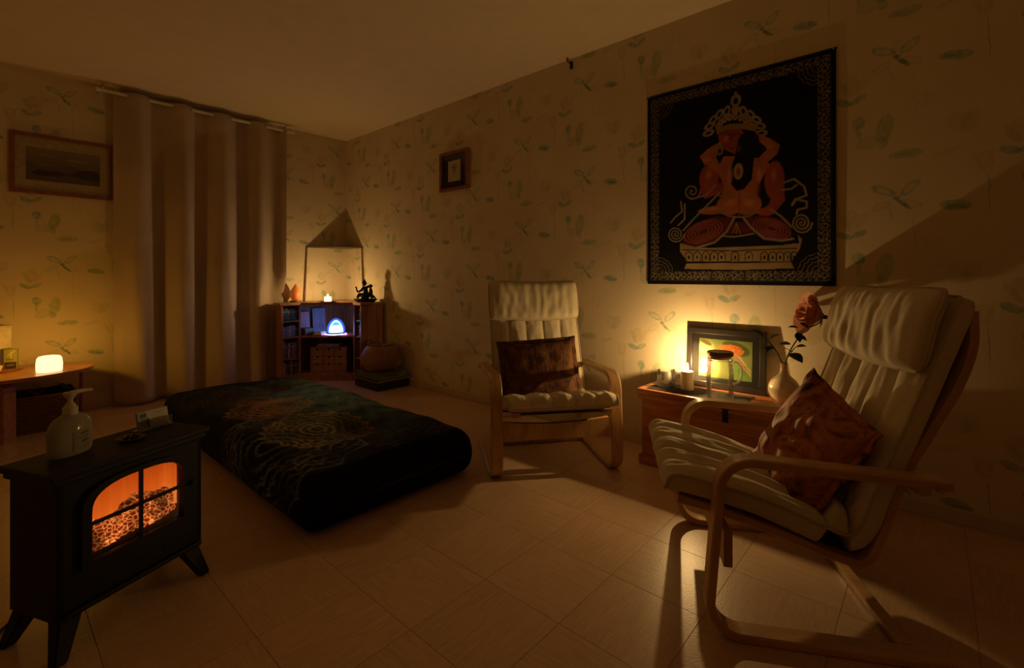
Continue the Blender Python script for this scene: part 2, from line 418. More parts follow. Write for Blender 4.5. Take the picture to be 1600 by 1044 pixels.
# vinyl floor tiles, alternate tiles turned so the grain runs checkerwise
def tile_mat():
    m, nt, p = nodes('vinyl_tile')
    tc = N(nt, 'ShaderNodeTexCoord'); oi = N(nt, 'ShaderNodeObjectInfo')
    ad = N(nt, 'ShaderNodeVectorMath', operation='ADD'); L(nt, tc.outputs['Object'], ad.inputs[0])
    sc = N(nt, 'ShaderNodeMath', operation='MULTIPLY'); sc.inputs[1].default_value = 31; L(nt, oi.outputs['Random'], sc.inputs[0]); L(nt, sc.outputs[0], ad.inputs[1])
    mp = N(nt, 'ShaderNodeMapping'); mp.inputs['Scale'].default_value = (4, 38, 4); L(nt, ad.outputs[0], mp.inputs['Vector'])
    n1 = N(nt, 'ShaderNodeTexNoise', i_Scale=2.2, i_Detail=6.0, i_Distortion=1.2); L(nt, mp.outputs[0], n1.inputs['Vector'])
    c1 = ramp(nt, n1.outputs['Fac'], [(.3, (.54, .36, .235)), (.5, (.60, .41, .265)), (.7, (.66, .465, .31))])
    hv = N(nt, 'ShaderNodeHueSaturation'); vr = N(nt, 'ShaderNodeMapRange'); vr.inputs[3].default_value = .95; vr.inputs[4].default_value = 1.05
    L(nt, oi.outputs['Random'], vr.inputs[0]); L(nt, vr.outputs[0], hv.inputs['Value']); L(nt, c1, hv.inputs['Color'])
    L(nt, hv.outputs[0], p.inputs['Base Color'])
    p.inputs['Roughness'].default_value = .34; p.inputs['Specular IOR Level'].default_value = .35
    n2 = N(nt, 'ShaderNodeTexNoise', i_Scale=140.0, i_Detail=3.0); L(nt, tc.outputs['Object'], n2.inputs['Vector'])
    bump(nt, p, n2.outputs['Fac'], .14, .003)
    return m
TM = tile_mat(); TP = .305
t0 = None
xs = [3.70+TP*k for k in range(-13, 10)]; ys = [-1.857+TP*k for k in range(-8, 7)]
def tile_mesh(sx, sy):
    bm = box(B(), (0, 0, -.002), (sx-.0012, sy-.0012, .004), bev=.0006)
    me = bpy.data.meshes.new('floor_tile'); bm.to_mesh(me); bm.free(); me.materials.append(TM); return me
full = tile_mesh(TP, TP)
FW, FR = Vector((-.6646, .7472)), Vector((.7472, .6646))
for i, x in enumerate(xs):
    for j, y in enumerate(ys):
        x0, x1, y0, y1 = max(x, 0), min(x+TP, RX), max(y, RY), min(y+TP, 0)
        if x1-x0 < .01 or y1-y0 < .01: continue
        turn = (i+j) % 2
        if x1-x0 > TP-.001 and y1-y0 > TP-.001: me = full
        else: me = tile_mesh(y1-y0, x1-x0) if turn else tile_mesh(x1-x0, y1-y0)
        o = link(bpy.data.objects.new('floor_tile', me), floor)
        o.location = ((x0+x1)/2, (y0+y1)/2, 0); o.rotation_euler = (0, 0, PI/2 if turn else 0)

# ------------------------------------------------------------------ bentwood armchairs
CUSH = [(.425, .385), (.40, .425), (.30, .412), (.15, .375), (.02, .325), (-.07, .292), (-.098, .325), (-.13, .42), (-.185, .56), (-.245, .72), (-.30, .87), (-.335, .965)]
RAIL = [(.385, .345), (.25, .315), (.08, .262), (-.06, .215), (-.125, .215), (-.165, .30), (-.215, .46), (-.285, .60), (-.345, .72), (-.378, .83), (-.378, .925)]
def cushion_mesh(parent, seed, hw=.272):
    path = smooth_path([(0, a, b) for a, b in CUSH], 9); n = len(path)
    nt_ = 91; ts = np.linspace(-1, 1, nt_)
    top, bot = [], []
    for i, p in enumerate(path):
        t = (path[min(i+1, n-1)] - path[max(i-1, 0)]).normalized()
        nr = Vector((0, t.z, -t.y)); nr = nr if nr.z > -0.2 or nr.y > 0 else -nr
        nr = Vector((0, t.z, -t.y))
        if i < 40 and nr.z < 0: nr = -nr
        if i >= 40 and nr.y < 0: nr = -nr
        e = min(1, min(i, n-1-i)/5.0); e = math.sqrt(max(0, 1-(1-e)**2))
        crease = math.exp(-((i-47)/5.0)**2)
        for a in ts:
            ph = 5*(a+1)/2
            q = abs(math.sin(PI*ph))**.55
            edge = max(0, 1-abs(a)**14)**.5
            v = Vector((a*hw*(1-.04*crease), 0, 0))
            w = mnoise.noise(Vector((a*6+seed, i*.10, seed)))*.006 + mnoise.noise(Vector((a*14+seed, i*.28, 3+seed)))*.0035*(1+1.2*crease)
            w += .003*math.sin(i*.9+ph*2.1)*math.exp(-((ph % 1)-.5)**2*30)*(1 if i > 50 else .5)
            h = ((.016*q + w)*edge)*e
            top.append(p + v + nr*h)
            bot.append(p + v*.995 - nr*(.012+.056*edge*(.75+.25*e)))
    V = [tuple(x) for x in top+bot]; f = []; m = n*nt_
    for i in range(n-1):
        for j in range(nt_-1):
            q = (i*nt_+j, i*nt_+j+1, (i+1)*nt_+j+1, (i+1)*nt_+j); f.append(q); f.append(tuple(m+k for k in q[::-1]))
    rim = [j for j in range(nt_)] + [i*nt_+nt_-1 for i in range(1, n)] + [(n-1)*nt_+j for j in range(nt_-2, -1, -1)] + [i*nt_ for i in range(n-2, 0, -1)]
    for k in range(len(rim)):
        a, b = rim[k], rim[(k+1) % len(rim)]; f.append((a, m+a, m+b, b))
    me = bpy.data.meshes.new('cushion'); me.from_pydata(V, [], f); me.update()
    me.polygons.foreach_set('use_smooth', [True]*len(me.polygons)); me.materials.append(M_['canvas'])
    o = link(bpy.data.objects.new('cushion', me), parent)
    pip = B(); tube(pip, [Vector(V[r]) + Vector((.002*(1 if V[r][0] > 0 else -1), 0, 0)) for r in rim[::2]], .0045, 6, True)
    obj('piping', pip, M_['canvas_edge'], o, True)
    return o
def headrest(parent, seed):
    nu, nv = 96, 44
    V = []
    ax = Vector((0, -.235, 1)).normalized(); nr = Vector((0, 1, .235)).normalized(); c = Vector((0, -.262, .868))
    hw, hh, ht = .282, .122, .047
    seam = []
    for side in (1, -1):
        for i in range(nu):
            a = -1+2*i/(nu-1)
            for j in range(nv):
                b = -1+2*j/(nv-1)
                # rounded-rectangle outline
                ea, eb = a, b
                k = max(0, (1-abs(a)**8))**.5 * max(0, (1-abs(b)**6))**.5
                corner = 1-.05*(abs(a)**6)*(abs(b)**6)
                pl = math.sin(a*27+1.3*math.sin(b*1.4+seed+a*2)+1.5*a*b*side)*.0042*(.35+.65*(1-b)/2)*(.6+.6*mnoise.noise(Vector((a*4, b, seed)))) + mnoise.noise(Vector((a*9+seed, b*1.6, seed)))*.006
                th = ht*k*(1.0 if side > 0 else .8) + pl*k
                sag = -.004*math.cos(a*PI)
                p = c + Vector((ea*hw*corner, 0, 0)) + ax*(eb*hh*corner+sag) + nr*(side*th)
                if b > .3: p -= nr*(.018*(b-.3))
                V.append(tuple(p))
    f = []; m = nu*nv
    for i in range(nu-1):
        for j in range(nv-1):
            q = (i*nv+j, (i+1)*nv+j, (i+1)*nv+j+1, i*nv+j+1); f.append(q); f.append(tuple(m+x for x in q[::-1]))
    rim = [i*nv for i in range(nu)] + [(nu-1)*nv+j for j in range(1, nv)] + [i*nv+nv-1 for i in range(nu-2, -1, -1)] + [j for j in range(nv-2, 0, -1)]
    for k in range(len(rim)):
        a, b = rim[k], rim[(k+1) % len(rim)]; f.append((b, a, m+a, m+b))
    me = bpy.data.meshes.new('headrest'); me.from_pydata(V, [], f); me.update()
    me.polygons.foreach_set('use_smooth', [True]*len(me.polygons)); me.materials.append(M_['canvas'])
    o = link(bpy.data.objects.new('headrest', me), parent)
    pip = B(); tube(pip, [V[r] for r in rim[::2]], .005, 6, True); obj('piping', pip, M_['canvas_edge'], o, True)
    return o
def armchair(label, c, fwd, seed):
    t = thing('armchair', label, 'armchair', (c[0], c[1], 0), math.atan2(-fwd[0], fwd[1]), 'bentwood armchairs with cream cushions')
    arm = fillet([(0, -.285, .0125), (0, .315, .0125), (0, .275, .505), (0, -.275, .478)], [.085, .085], 9)
    rail = smooth_path([(0, a, b) for a, b in RAIL], 6)
    for s in (-1, 1):
        obj('side_frame', strip(B(), [(p.y, p.z) for p in arm], .06, .024, s*.315), M_['birch'], t, True, angle=35)
        obj('seat_rail', strip(B(), [(p.y, p.z) for p in rail], .045, .022, s*.232), M_['birch'], t, True, angle=35)
    sl = B(); pts = [p for p in rail if True]
    for a, b in zip(pts, pts[1:]):
        vs = [sl.verts.new((x, q.y, q.z)) for q, x in ((a, -.225), (a, .225), (b, .225), (b, -.225))]; sl.faces.new(vs)
    bmesh.ops.remove_doubles(sl, verts=sl.verts[:], dist=.0005)
    bmesh.ops.solidify(sl, geom=sl.faces[:], thickness=.004)
    obj('webbing', sl, M_['sling'], t, True, angle=40)
    # curved front cross board
    fb = B(); n = 24; rows = []
    for i in range(n+1):
        a = -1+2*i/n; x = a*.286; dip = .018*(1-a*a)
        rows.append([fb.verts.new((x, y, z)) for y, z in ((.262, .175+.006*(1-a*a)), (.238, .175+.006*(1-a*a)), (.238, .278-dip), (.262, .278-dip))])
    for a, b in zip(rows, rows[1:]):
        for k in range(4): fb.faces.new((a[k], a[(k+1)%4], b[(k+1)%4], b[k]))
    fb.faces.new(rows[0]); fb.faces.new(rows[-1][::-1])
    obj('cross_board', fb, M_['birch'], t)
    obj('rear_stretcher', box(B(), (0, -.20, .0145), (.572, .035, .022), bev=.004), M_['birch'], t)
    obj('back_brace', box(B(), (0, -.245, .452), (.572, .03, .05), bev=.004), M_['birch'], t)
    for s in (-1, 1):
        bt = B(); tube(bt, [(s*.344, -.245, .47), (s*.350, -.245, .47)], .009, 12); obj('bolt_cap', bt, M_['steel'], t, True, angle=40)
    cushion_mesh(t, seed); headrest(t, seed)
    return t
ch1 = armchair('cream-cushioned bentwood armchair standing left of the low chest, facing the viewer', (3.166, -.541), (.783, -.62), 1.3)
ch2 = armchair('nearest bentwood armchair with cream cushion, seen from the side in front of the chest', (4.456, -.866), (-.868, -.498), 4.7)

def mottled(name, stops, scale, seed):
    m, nt, p = nodes(name)
    tc = N(nt, 'ShaderNodeTexCoord'); mp = N(nt, 'ShaderNodeMapping'); mp.inputs['Location'].default_value = (seed, seed, 0); L(nt, tc.outputs['Object'], mp.inputs['Vector'])
    n1 = N(nt, 'ShaderNodeTexNoise', i_Scale=scale, i_Detail=6.0, i_Distortion=1.5); L(nt, mp.outputs[0], n1.inputs['Vector'])
    L(nt, ramp(nt, n1.outputs['Fac'], stops), p.inputs['Base Color'])
    p.inputs['Roughness'].default_value = .72; p.inputs['Specular IOR Level'].default_value = .2; p.inputs['Sheen Weight'].default_value = .04
    mq = N(nt, 'ShaderNodeMapping'); mq.inputs['Scale'].default_value = (34, 12, 9); mq.inputs['Rotation'].default_value = (0, .7, 0); L(nt, tc.outputs['Object'], mq.inputs['Vector'])
    n2 = N(nt, 'ShaderNodeTexNoise', i_Scale=1.0, i_Detail=4.0, i_Distortion=.6); L(nt, mq.outputs[0], n2.inputs['Vector']); bump(nt, p, n2.outputs['Fac'], .55, .012)
    return m
def throw_pillow(label, chair, loc, rot, w, h, th, mat, seed, wr=.012):
    o0 = thing('throw_pillow', label, 'pillow', (0, 0, 0), 0, 'brown throw pillows on the armchairs')
    n = 61; V = []
    for side in (1, -1):
        for i in range(n):
            a = -1+2*i/(n-1)
            for j in range(n):
                b = -1+2*j/(n-1)
                k = (max(0, 1-abs(a)**3.2)**.62)*(max(0, 1-abs(b)**3.2)**.62)
                pin = 1 - .07*(1-abs(b)**2)*abs(a)**4; pin2 = 1 - .07*(1-abs(a)**2)*abs(b)**4
                wk = math.sin((a*2.0+b*.8+.35*math.sin(b*3+seed))*7)*wr*.45*(mnoise.noise(Vector((a*1.6+seed, b*1.6, side)))+.25) + mnoise.noise(Vector((a*2.6, b*2.6, seed+side)))*wr
                V.append((a*w/2*pin, side*(th/2*k + wk*min(1, k*1.6)), b*h/2*pin2))
    m = n*n; f = []
    for i in range(n-1):
        for j in range(n-1):
            q = (i*n+j, (i+1)*n+j, (i+1)*n+j+1, i*n+j+1); f.append(q[::-1]); f.append(tuple(m+x for x in q))
    rim = [i*n for i in range(n)] + [(n-1)*n+j for j in range(1, n)] + [i*n+n-1 for i in range(n-2, -1, -1)] + [j for j in range(n-2, 0, -1)]
    me = bpy.data.meshes.new('cover'); me.from_pydata(V, [], f)
    bm = B(); bm.from_mesh(me); bmesh.ops.remove_doubles(bm, verts=bm.verts[:], dist=.0006); bpy.data.meshes.remove(me)
    obj('cover', bm, mat, o0, True)
    fl = B(); rows = []
    for k, r in enumerate(rim):
        x, _, z = V[r]; d = Vector((x, 0, z)).normalized()
        wv = .004*math.sin(k*.45+seed)
        rows.append([fl.verts.new((x*.985, -.002, z*.985)), fl.verts.new((x+d.x*.024, wv, z+d.z*.024)), fl.verts.new((x+d.x*.024, wv+.003, z+d.z*.024)), fl.verts.new((x*.985, .002, z*.985))])
    for k in range(len(rows)):
        a, b = rows[k], rows[(k+1) % len(rows)]
        for q in range(3): fl.faces.new((a[q], a[q+1], b[q+1], b[q]))
    obj('flange', fl, mat, o0, True)
    Mx = Matrix.Translation((chair.location.x, chair.location.y, 0)) @ Matrix.Rotation(chair.rotation_euler.z, 4, 'Z') @ Matrix.Translation(loc) @ rot
    o0.matrix_world = Mx; o0.location = Mx.to_translation(); o0.rotation_euler = Mx.to_euler()
    return o0
RotX, RotY, RotZ = (lambda a: Matrix.Rotation(math.radians(a), 4, 'X')), (lambda a: Matrix.Rotation(math.radians(a), 4, 'Y')), (lambda a: Matrix.Rotation(math.radians(a), 4, 'Z'))
PIL1 = mottled('brown_damask', [(.3, (.035, .014, .008)), (.5, (.12, .045, .018)), (.7, (.20, .085, .03))], 14, 2)
PIL2 = mottled('rust_crushed_velvet', [(.32, (.03, .010, .007)), (.42, (.26, .07, .022)), (.55, (.48, .17, .045)), (.66, (.09, .03, .016))], 9, 5)
throw_pillow('dark brown throw pillow lying on the armchair left of the chest', ch1, (.03, .035, .475), RotX(20) @ RotY(3), .43, .36, .15, PIL1, 2.0, .008)
throw_pillow('crumpled rust-orange throw pillow tipped on its corner in the nearest armchair', ch2, (-.045, -.045, .464), RotZ(12) @ RotX(24) @ RotY(-18), .37, .37, .14, PIL2, 7.0, .017)

# ------------------------------------------------------------------ floor mattress with printed cover
def rounded_grid_box(x0, x1, y0, y1, z0, z1, step, r):
    nx, ny, nz = [max(2, int(round((b-a)/step))) for a, b in ((x0, x1), (y0, y1), (z0, z1))]
    idx, V, F = {}, [], []
    def vid(i, j, k):
        key = (i, j, k)
        if key not in idx:
            idx[key] = len(V); V.append((x0+(x1-x0)*i/nx, y0+(y1-y0)*j/ny, z0+(z1-z0)*k/nz))
        return idx[key]
    for i in range(nx):
        for j in range(ny):
            F.append((vid(i, j, nz), vid(i+1, j, nz), vid(i+1, j+1, nz), vid(i, j+1, nz)))
    for k in range(nz):
        for i in range(nx):
            F.append((vid(i, 0, k), vid(i+1, 0, k), vid(i+1, 0, k+1), vid(i, 0, k+1))); F.append((vid(i+1, ny, k), vid(i, ny, k), vid(i, ny, k+1), vid(i+1, ny, k+1)))
        for j in range(ny):
            F.append((vid(0, j+1, k), vid(0, j, k), vid(0, j, k+1), vid(0, j+1, k+1))); F.append((vid(nx, j, k), vid(nx, j+1, k), vid(nx, j+1, k+1), vid(nx, j, k+1)))
    F.append([vid(i, 0, 0) for i in range(nx, -1, -1)] + [vid(0, j, 0) for j in range(1, ny+1)] + [vid(i, ny, 0) for i in range(1, nx+1)] + [vid(nx, j, 0) for j in range(ny-1, 0, -1)])
    V = np.array(V)
    lo, hi = np.array([x0+r, y0+r, z0+r]), np.array([x1-r, y1-r, z1-r])
    cl = np.clip(V, lo, hi); d = V-cl; ln = np.linalg.norm(d, axis=1)
    k = ln > 1e-9
    V[k] = cl[k] + d[k]/ln[k][:, None]*r
    return V, F
bx0, bx1, by0, by1, bh = .95, 3.03, -1.84, -.985, .225
V, F = rounded_grid_box(bx0, bx1, by0, by1, 0, bh, .0085, .06)
X, Y, Z = V[:, 0], V[:, 1], V[:, 2]
up = np.clip(Z/bh, 0, 1)
# soft sag, a sat-in hollow on either side, puffed flanks
hol = .050*np.exp(-(((X-2.56)/.15)**2+((Y+1.35)/.13)**2)) + .045*np.exp(-(((X-1.25)/.17)**2+((Y+1.25)/.13)**2))
waves = .006*np.sin(X*6.1+Y*3)+.005*np.sin(Y*9.3-X*2.2)+.003*np.sin(X*23+Y*11)
crown = .018*(1-((X-(bx0+bx1)/2)/1.04)**2)
Z2 = Z + up**3*(waves - hol + crown)
bul = .022*np.sin(np.clip(Z/bh, 0, 1)*PI)
X2 = X + np.where(X > bx1-.06, bul, 0) - np.where(X < bx0+.06, bul, 0) + .006*np.sin(Y*11+Z*9)*up
Y2 = Y + np.where(Y > by1-.06, bul, 0) - np.where(Y < by0+.06, bul, 0) + .006*np.sin(X*9+Z*14)*up
P = Paint(X, Y + np.where(Y < by0+.061, -(bh-Z), 0)*.9, (.007, .007, .010))
px_, py_ = P.X, P.Y
def blob(cx, cy, sx, sy, col, a):
    w = np.exp(-(((px_-cx)/sx)**2+((py_-cy)/sy)**2))*a*(.6+.4*np.sin(px_*31+np.sin(py_*27)*2)*np.sin(py_*23+1))
    P.put(w, col)
blob(1.9, -1.22, .50, .26, (0.152, 0.355, 0.389), .95); blob(1.5, -1.05, .40, .16, (0.169, 0.338, 0.321), .7); blob(2.25, -1.45, .4, .22, (0.068, 0.152, 0.169), .7)
blob(1.85, -1.55, .28, .12, (0.507, 0.186, 0.068), .6); blob(2.3, -1.05, .3, .1, (0.203, 0.304, 0.169), .4)
def mandala(cx, cy, R, rings, pet, col, a0, seed):
    r = np.hypot(px_-cx, py_-cy); th = np.arctan2(py_-cy, px_-cx)
    m = np.zeros_like(r)
    for k in range(rings):
        rr = R*(k+1)/rings; n = pet*(1 if k % 2 == 0 else 2)
        edge = rr*(1-.11*np.abs(np.sin(th*n/2+k*.7+seed)))
        m = np.maximum(m, np.clip(1-np.abs(r-edge)/.0075, 0, 1))
        inner = rr*(.80+.10*np.abs(np.sin(th*n/2+k*.7+seed+.8)))
        m = np.maximum(m, .7*np.clip(1-np.abs(r-inner)/.006, 0, 1))
        cell = np.clip(1-np.abs(np.sin(th*n/2+k*.7+seed))*rr/.012/ (n/4), 0, 1)*((r < rr*.98) & (r > rr*.82))
        m = np.maximum(m, .8*cell)
    brk = .55+.45*np.sin(px_*17+seed)*np.sin(py_*19+seed*2)
    P.put(m*np.clip(brk, .15, 1)*(r < R*1.02)*a0, col)
mandala(2.52, -1.80, .46, 7, 12, (0.396, 0.452, 0.434), .9, .3)
mandala(2.45, -1.52, .27, 6, 10, (0.980, 0.754, 0.245), .75, 1.1)
mandala(1.92, -1.55, .24, 6, 10, (1.056, 0.641, 0.189), .65, 2.2)
mandala(1.95, -1.25, .34, 7, 14, (0.452, 0.603, 0.528), .5, .9)
mandala(2.75, -1.22, .28, 6, 12, (0.170, 0.132, 0.113), .6, 1.7)
mandala(1.35, -1.60, .28, 6, 12, (0.189, 0.170, 0.151), .6, 1.9)
mandala(1.30, -1.20, .26, 6, 12, (0.264, 0.339, 0.302), .6, 2.9)
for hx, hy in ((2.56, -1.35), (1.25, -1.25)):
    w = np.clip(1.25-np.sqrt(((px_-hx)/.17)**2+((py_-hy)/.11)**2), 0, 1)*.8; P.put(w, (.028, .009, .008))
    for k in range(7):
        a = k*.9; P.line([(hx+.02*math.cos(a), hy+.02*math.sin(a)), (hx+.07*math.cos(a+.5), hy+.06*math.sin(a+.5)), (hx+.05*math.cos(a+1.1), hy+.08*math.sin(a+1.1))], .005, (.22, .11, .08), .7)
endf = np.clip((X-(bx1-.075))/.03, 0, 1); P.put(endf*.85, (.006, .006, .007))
mt = thing('floor_mattress', 'low mattress on the floor in a dark mandala-printed cover', 'mattress', (0, 0, 0))
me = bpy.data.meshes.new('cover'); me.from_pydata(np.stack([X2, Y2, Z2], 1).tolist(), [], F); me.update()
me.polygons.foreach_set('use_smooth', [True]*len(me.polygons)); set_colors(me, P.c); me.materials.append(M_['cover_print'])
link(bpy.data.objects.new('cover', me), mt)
sm = B(); tube(sm, [(bx1+.021-.02*(1 if False else 0), y, .112) for y in np.linspace(by0+.07, by1-.07, 20)], .005, 6); obj('seam', sm, M_['dark_cloth'], mt, True)

# ------------------------------------------------------------------ wooden chest by the right wall
cx0, cx1, cy0, cy1, chh = 3.625, 4.50, -.292, -.022, .41
chest = thing('wooden_chest', 'red-brown pine chest with iron latch against the papered wall', 'chest', ((cx0+cx1)/2, (cy0+cy1)/2, 0))
w_, d_ = cx1-cx0, cy1-cy0
for k in range(3):
    zc_ = .045+.0545+k*.109
    obj('front_board', box(B(), (0, -d_/2+.019, zc_), (w_-.03, .018, .1075), bev=.0025), M_['pine'], chest)
    obj('back_board', box(B(), (0, d_/2-.012, zc_), (w_-.03, .018, .1075), bev=.0025), M_['pine'], chest)
    for s in (-1, 1): obj('end_board', box(B(), (s*(w_/2-.024), .003, zc_), (.018, d_-.058, .1075), bev=.0025), M_['pine'], chest)
pl = B(); box(pl, (0, -d_/2+.006, .026), (w_, .012, .05), bev=.003); box(pl, (0, d_/2-.0, .026), (w_, .006, .05)); box(pl, (-w_/2+.006, 0, .026), (.012, d_-.012, .05), bev=.003); box(pl, (w_/2-.006, 0, .026), (.012, d_-.012, .05), bev=.003)
obj('plinth', pl, M_['pine'], chest)
lid = obj('lid', box(B(), (0, 0, chh-.016), (w_+.016, d_+.016, .030), bev=.004), M_['pine'], chest)
obj('lid_rim', box(B(), (0, -d_/2-.004, chh-.042), (w_-.01, .012, .022), bev=.003), M_['pine'], chest)
lx = 4.08-(cx0+cx1)/2
lt = B(); box(lt, (lx, -d_/2-.013, chh-.062), (.026, .006, .062), bev=.001); box(lt, (lx, -d_/2-.02, chh-.078), (.016, .012, .016), bev=.002)
obj('latch', lt, M_['black_metal'], chest)
# runner mat, woven
rn = B(); nx, ny = 60, 26; gx = np.linspace(3.66, 4.155, nx); gy = np.linspace(-.275, -.085, ny)
vv = [[rn.verts.new((x, y, chh+.001+.0012*((i+j) % 2))) for j, y in enumerate(gy)] for i, x in enumerate(gx)]
for i in range(nx-1):
    for j in range(ny-1): rn.faces.new((vv[i][j], vv[i+1][j], vv[i+1][j+1], vv[i][j+1]))
bmesh.ops.solidify(rn, geom=rn.faces[:], thickness=.0015)
tag(obj('runner_mat', rn, fabric('dark_raffia', (.035, .022, .014), (.07, .042, .026), 300)), 'dark woven runner mat lying across the chest lid', 'mat')
ZT = chh+.0028

def flame(parent, loc, h, col=(1, .78, .38), s=26):
    pr_ = [(0, 0), (.0042, .004), (.0062, .011), (.0054, .02), (.0030, .030), (.0012, .038), (0, .043)]
    return obj('flame', lathe(B(), [(r*h/.043, z*h/.043) for r, z in pr_], 14, loc), glow('candle_flame', col, s, True), parent, True)
def point(name, loc, watt, col, r=.012):
    l = bpy.data.lights.new(name, 'POINT'); l.energy = watt; l.color = col; l.shadow_soft_size = r
    o = link(bpy.data.objects.new(name, l)); o.location = loc; return o
# pillar candle on the chest
pc = thing('pillar_candle', 'burning ivory pillar candle beside the glass jug on the chest', 'candle', (3.842, -.165, ZT))
obj('wax', lathe(B(), [(0, 0), (.031, 0), (.0325, .003), (.0325, .090), (.0295, .0985), (.0245, .0985), (.016, .094), (0, .092)], 36), M_['wax'], pc, True, angle=45)
wk = B(); tube(wk, [(0, 0, .091), (.001, 0, .101), (.003, 0, .107)], .0013, 6); obj('wick', wk, M_['black_metal'], pc)
flame(pc, (.002, 0, .104), .038, s=60)
lamp1 = point('pillar_candle_light', (3.844, -.165, ZT+.124), CHEST_CANDLE_W, FLAME, .007)
# two upturned tumblers with cut bands
def tumbler(label, x, y):
    t = thing('tumbler', label, 'glass', (x, y, ZT), 0, 'upturned tumblers on the chest')
    n = 40; bm = B()
    lathe(bm, [(.041, 0), (.0405, .002), (.0345, .088), (.033, .094), (0, .094)], n); lathe(bm, [(.0385, 0), (.0325, .082), (0, .083)], n)
    obj('bowl', bm, M_['cut_glass'], t, True, angle=40)
    for z in (.018, .034, .05, .066):
        r = .0412-.0066*z/.088; rb = B(); tube(rb, [(r*math.cos(a), r*math.sin(a), z) for a in np.linspace(0, 2*PI, 37)[:-1]], .0011, 5, True); obj('cut_band', rb, M_['cut_glass'], t, True)
    rb = B(); tube(rb, [(.0398*math.cos(a), .0398*math.sin(a), .002) for a in np.linspace(0, 2*PI, 37)[:-1]], .0021, 6, True); obj('rim', rb, M_['glass'], t, True)
tumbler('upturned glass tumbler at the left corner of the chest', 3.715, -.165)
tumbler('upturned glass tumbler half hidden behind the pillar candle', 3.778, -.115)
# glass jug with lid and water
jg = thing('glass_jug', 'lidded glass water jug with handle standing on the runner mat', 'jug', (4.024, -.205, ZT), math.radians(40))
lathe_o = [(0, 0), (.060, 0), (.064, .004), (.065, .10), (.064, .17), (.060, .183), (.0585, .198)]
lathe_i = [(0, .006), (.058, .007), (.0615, .012), (.0625, .10), (.0615, .17), (.0575, .183), (.0562, .198)]
bm = B(); lathe(bm, lathe_o, 44); obj('body', bm, M_['glass'], jg, True, angle=40)
obj('water', lathe(B(), [(0, .008), (.057, .009), (.0605, .014), (.0612, .098), (0, .098)], 44), M_['water'], jg, True, angle=40)
bm = B(); tube(bm, smooth_path([(.061, 0, .165), (.080, 0, .172), (.102, 0, .150), (.108, 0, .115), (.096, 0, .078), (.075, 0, .065), (.063, 0, .066)], 6), .0056, 10); obj('handle', bm, M_['handle_glass'], jg, True)
for rr_, zz_ in ((.0625, .004), (.0588, .186)):
    bm = B(); tube(bm, [(rr_*math.cos(a), rr_*math.sin(a), zz_) for a in np.linspace(0, 2*PI, 45)[:-1]], .0022, 6, True); obj('glass_rim', bm, M_['cut_glass'], jg, True)
ld = obj('jug_lid', lathe(B(), [(0, .190), (.045, .190), (.052, .194), (.053, .205), (.062, .208), (.063, .222), (.058, .228), (0, .229)], 40), M_['dark_wood'], jg, True, angle=35)
# framed flower photograph leaning on the wall
fr = thing('photo_frame', 'black-framed photograph of an orange flower leaning on the wall behind the jug', 'picture frame', (3.99, -.036, ZT+.001), 0)
fr.rotation_euler = (math.radians(-3.6), 0, 0)
fw, fh, fb_ = .405, .318, .030
bm = B()
for c, s in (((0, 0, fb_/2), (fw, .018, fb_)), ((0, 0, fh-fb_/2), (fw, .018, fb_)), ((-fw/2+fb_/2, 0, fh/2), (fb_, .018, fh-2*fb_)), ((fw/2-fb_/2, 0, fh/2), (fb_, .018, fh-2*fb_))): box(bm, c, s, bev=.002)
obj('moulding', bm, M_['black_frame'], fr)
obj('mount', box(B(), (0, .004, fh/2), (fw-2*fb_+.004, .004, fh-2*fb_+.004)), plain('dark_mount', (.016, .013, .011), .7, bstr=0), fr)
def flower_photo(X, Z):
    p = Paint(X, Z, (.22, .30, .06))
    p.put(np.clip(.5+.5*np.sin(X*40+np.sin(Z*31)*2)*np.sin(Z*37), 0, 1)*.6, (.40, .38, .12))
    p.put(np.clip((X-.0)/.08, 0, 1)*np.clip((.12-Z)/.06, 0, 1)*.8, (.16, .34, .06))
    p.ell(-.10, .16, .05, .035, (.55, .45, .18)); p.ell(-.08, .115, .03, .012, (.20, .17, .04), .5); p.ell(-.10, .185, .035, .012, (.18, .16, .04), -.4)
    p.poly([(.035, .13), (.06, .15), (.13, .055), (.13, .025)], (.62, .45, .24)); p.poly([(.035, .13), (.05, .14), (.13, .045), (.13, .035)], (.42, .26, .12))
    p.ell(.055, .165, .075, .035, (.10, .14, .03), -.3)
    for k in range(150):
        a = k*2.39996; r = math.sqrt(k/150)
        p.ell(.025+.070*r*math.cos(a), .152+.030*r*math.sin(a), .0042, .0036, (.85, .20, .035) if k % 4 else (.95, .38, .10))
    p.ell(-.045, .128, .032, .018, (.16, .06, .20), .3); p.ell(-.10, .06, .03, .045, (.45, .12, .17), .3, .8); p.ell(-.085, .075, .02, .028, (.62, .25, .30), -.3, .8); p.ell(-.115, .03, .02, .02, (.70, .55, .45), 0, .8)
    for k in range(4): p.line([(.065+.005*(k % 2), .075-k*.011), (.118-.006*(k % 3), .073-k*.011)], .0013, (.05, .05, .02))
    return p.c
slab_print('photograph', .272, .205, .001, 130, 98, flower_photo, M_['print'], fr, (0, .0008, fh/2-.102))
obj('pane', box(B(), (0, -.004, fh/2), (fw-2*fb_+.004, .0015, fh-2*fb_+.004)), thin_glass('picture_glass', (.97, .97, .97), .6, .03), fr)
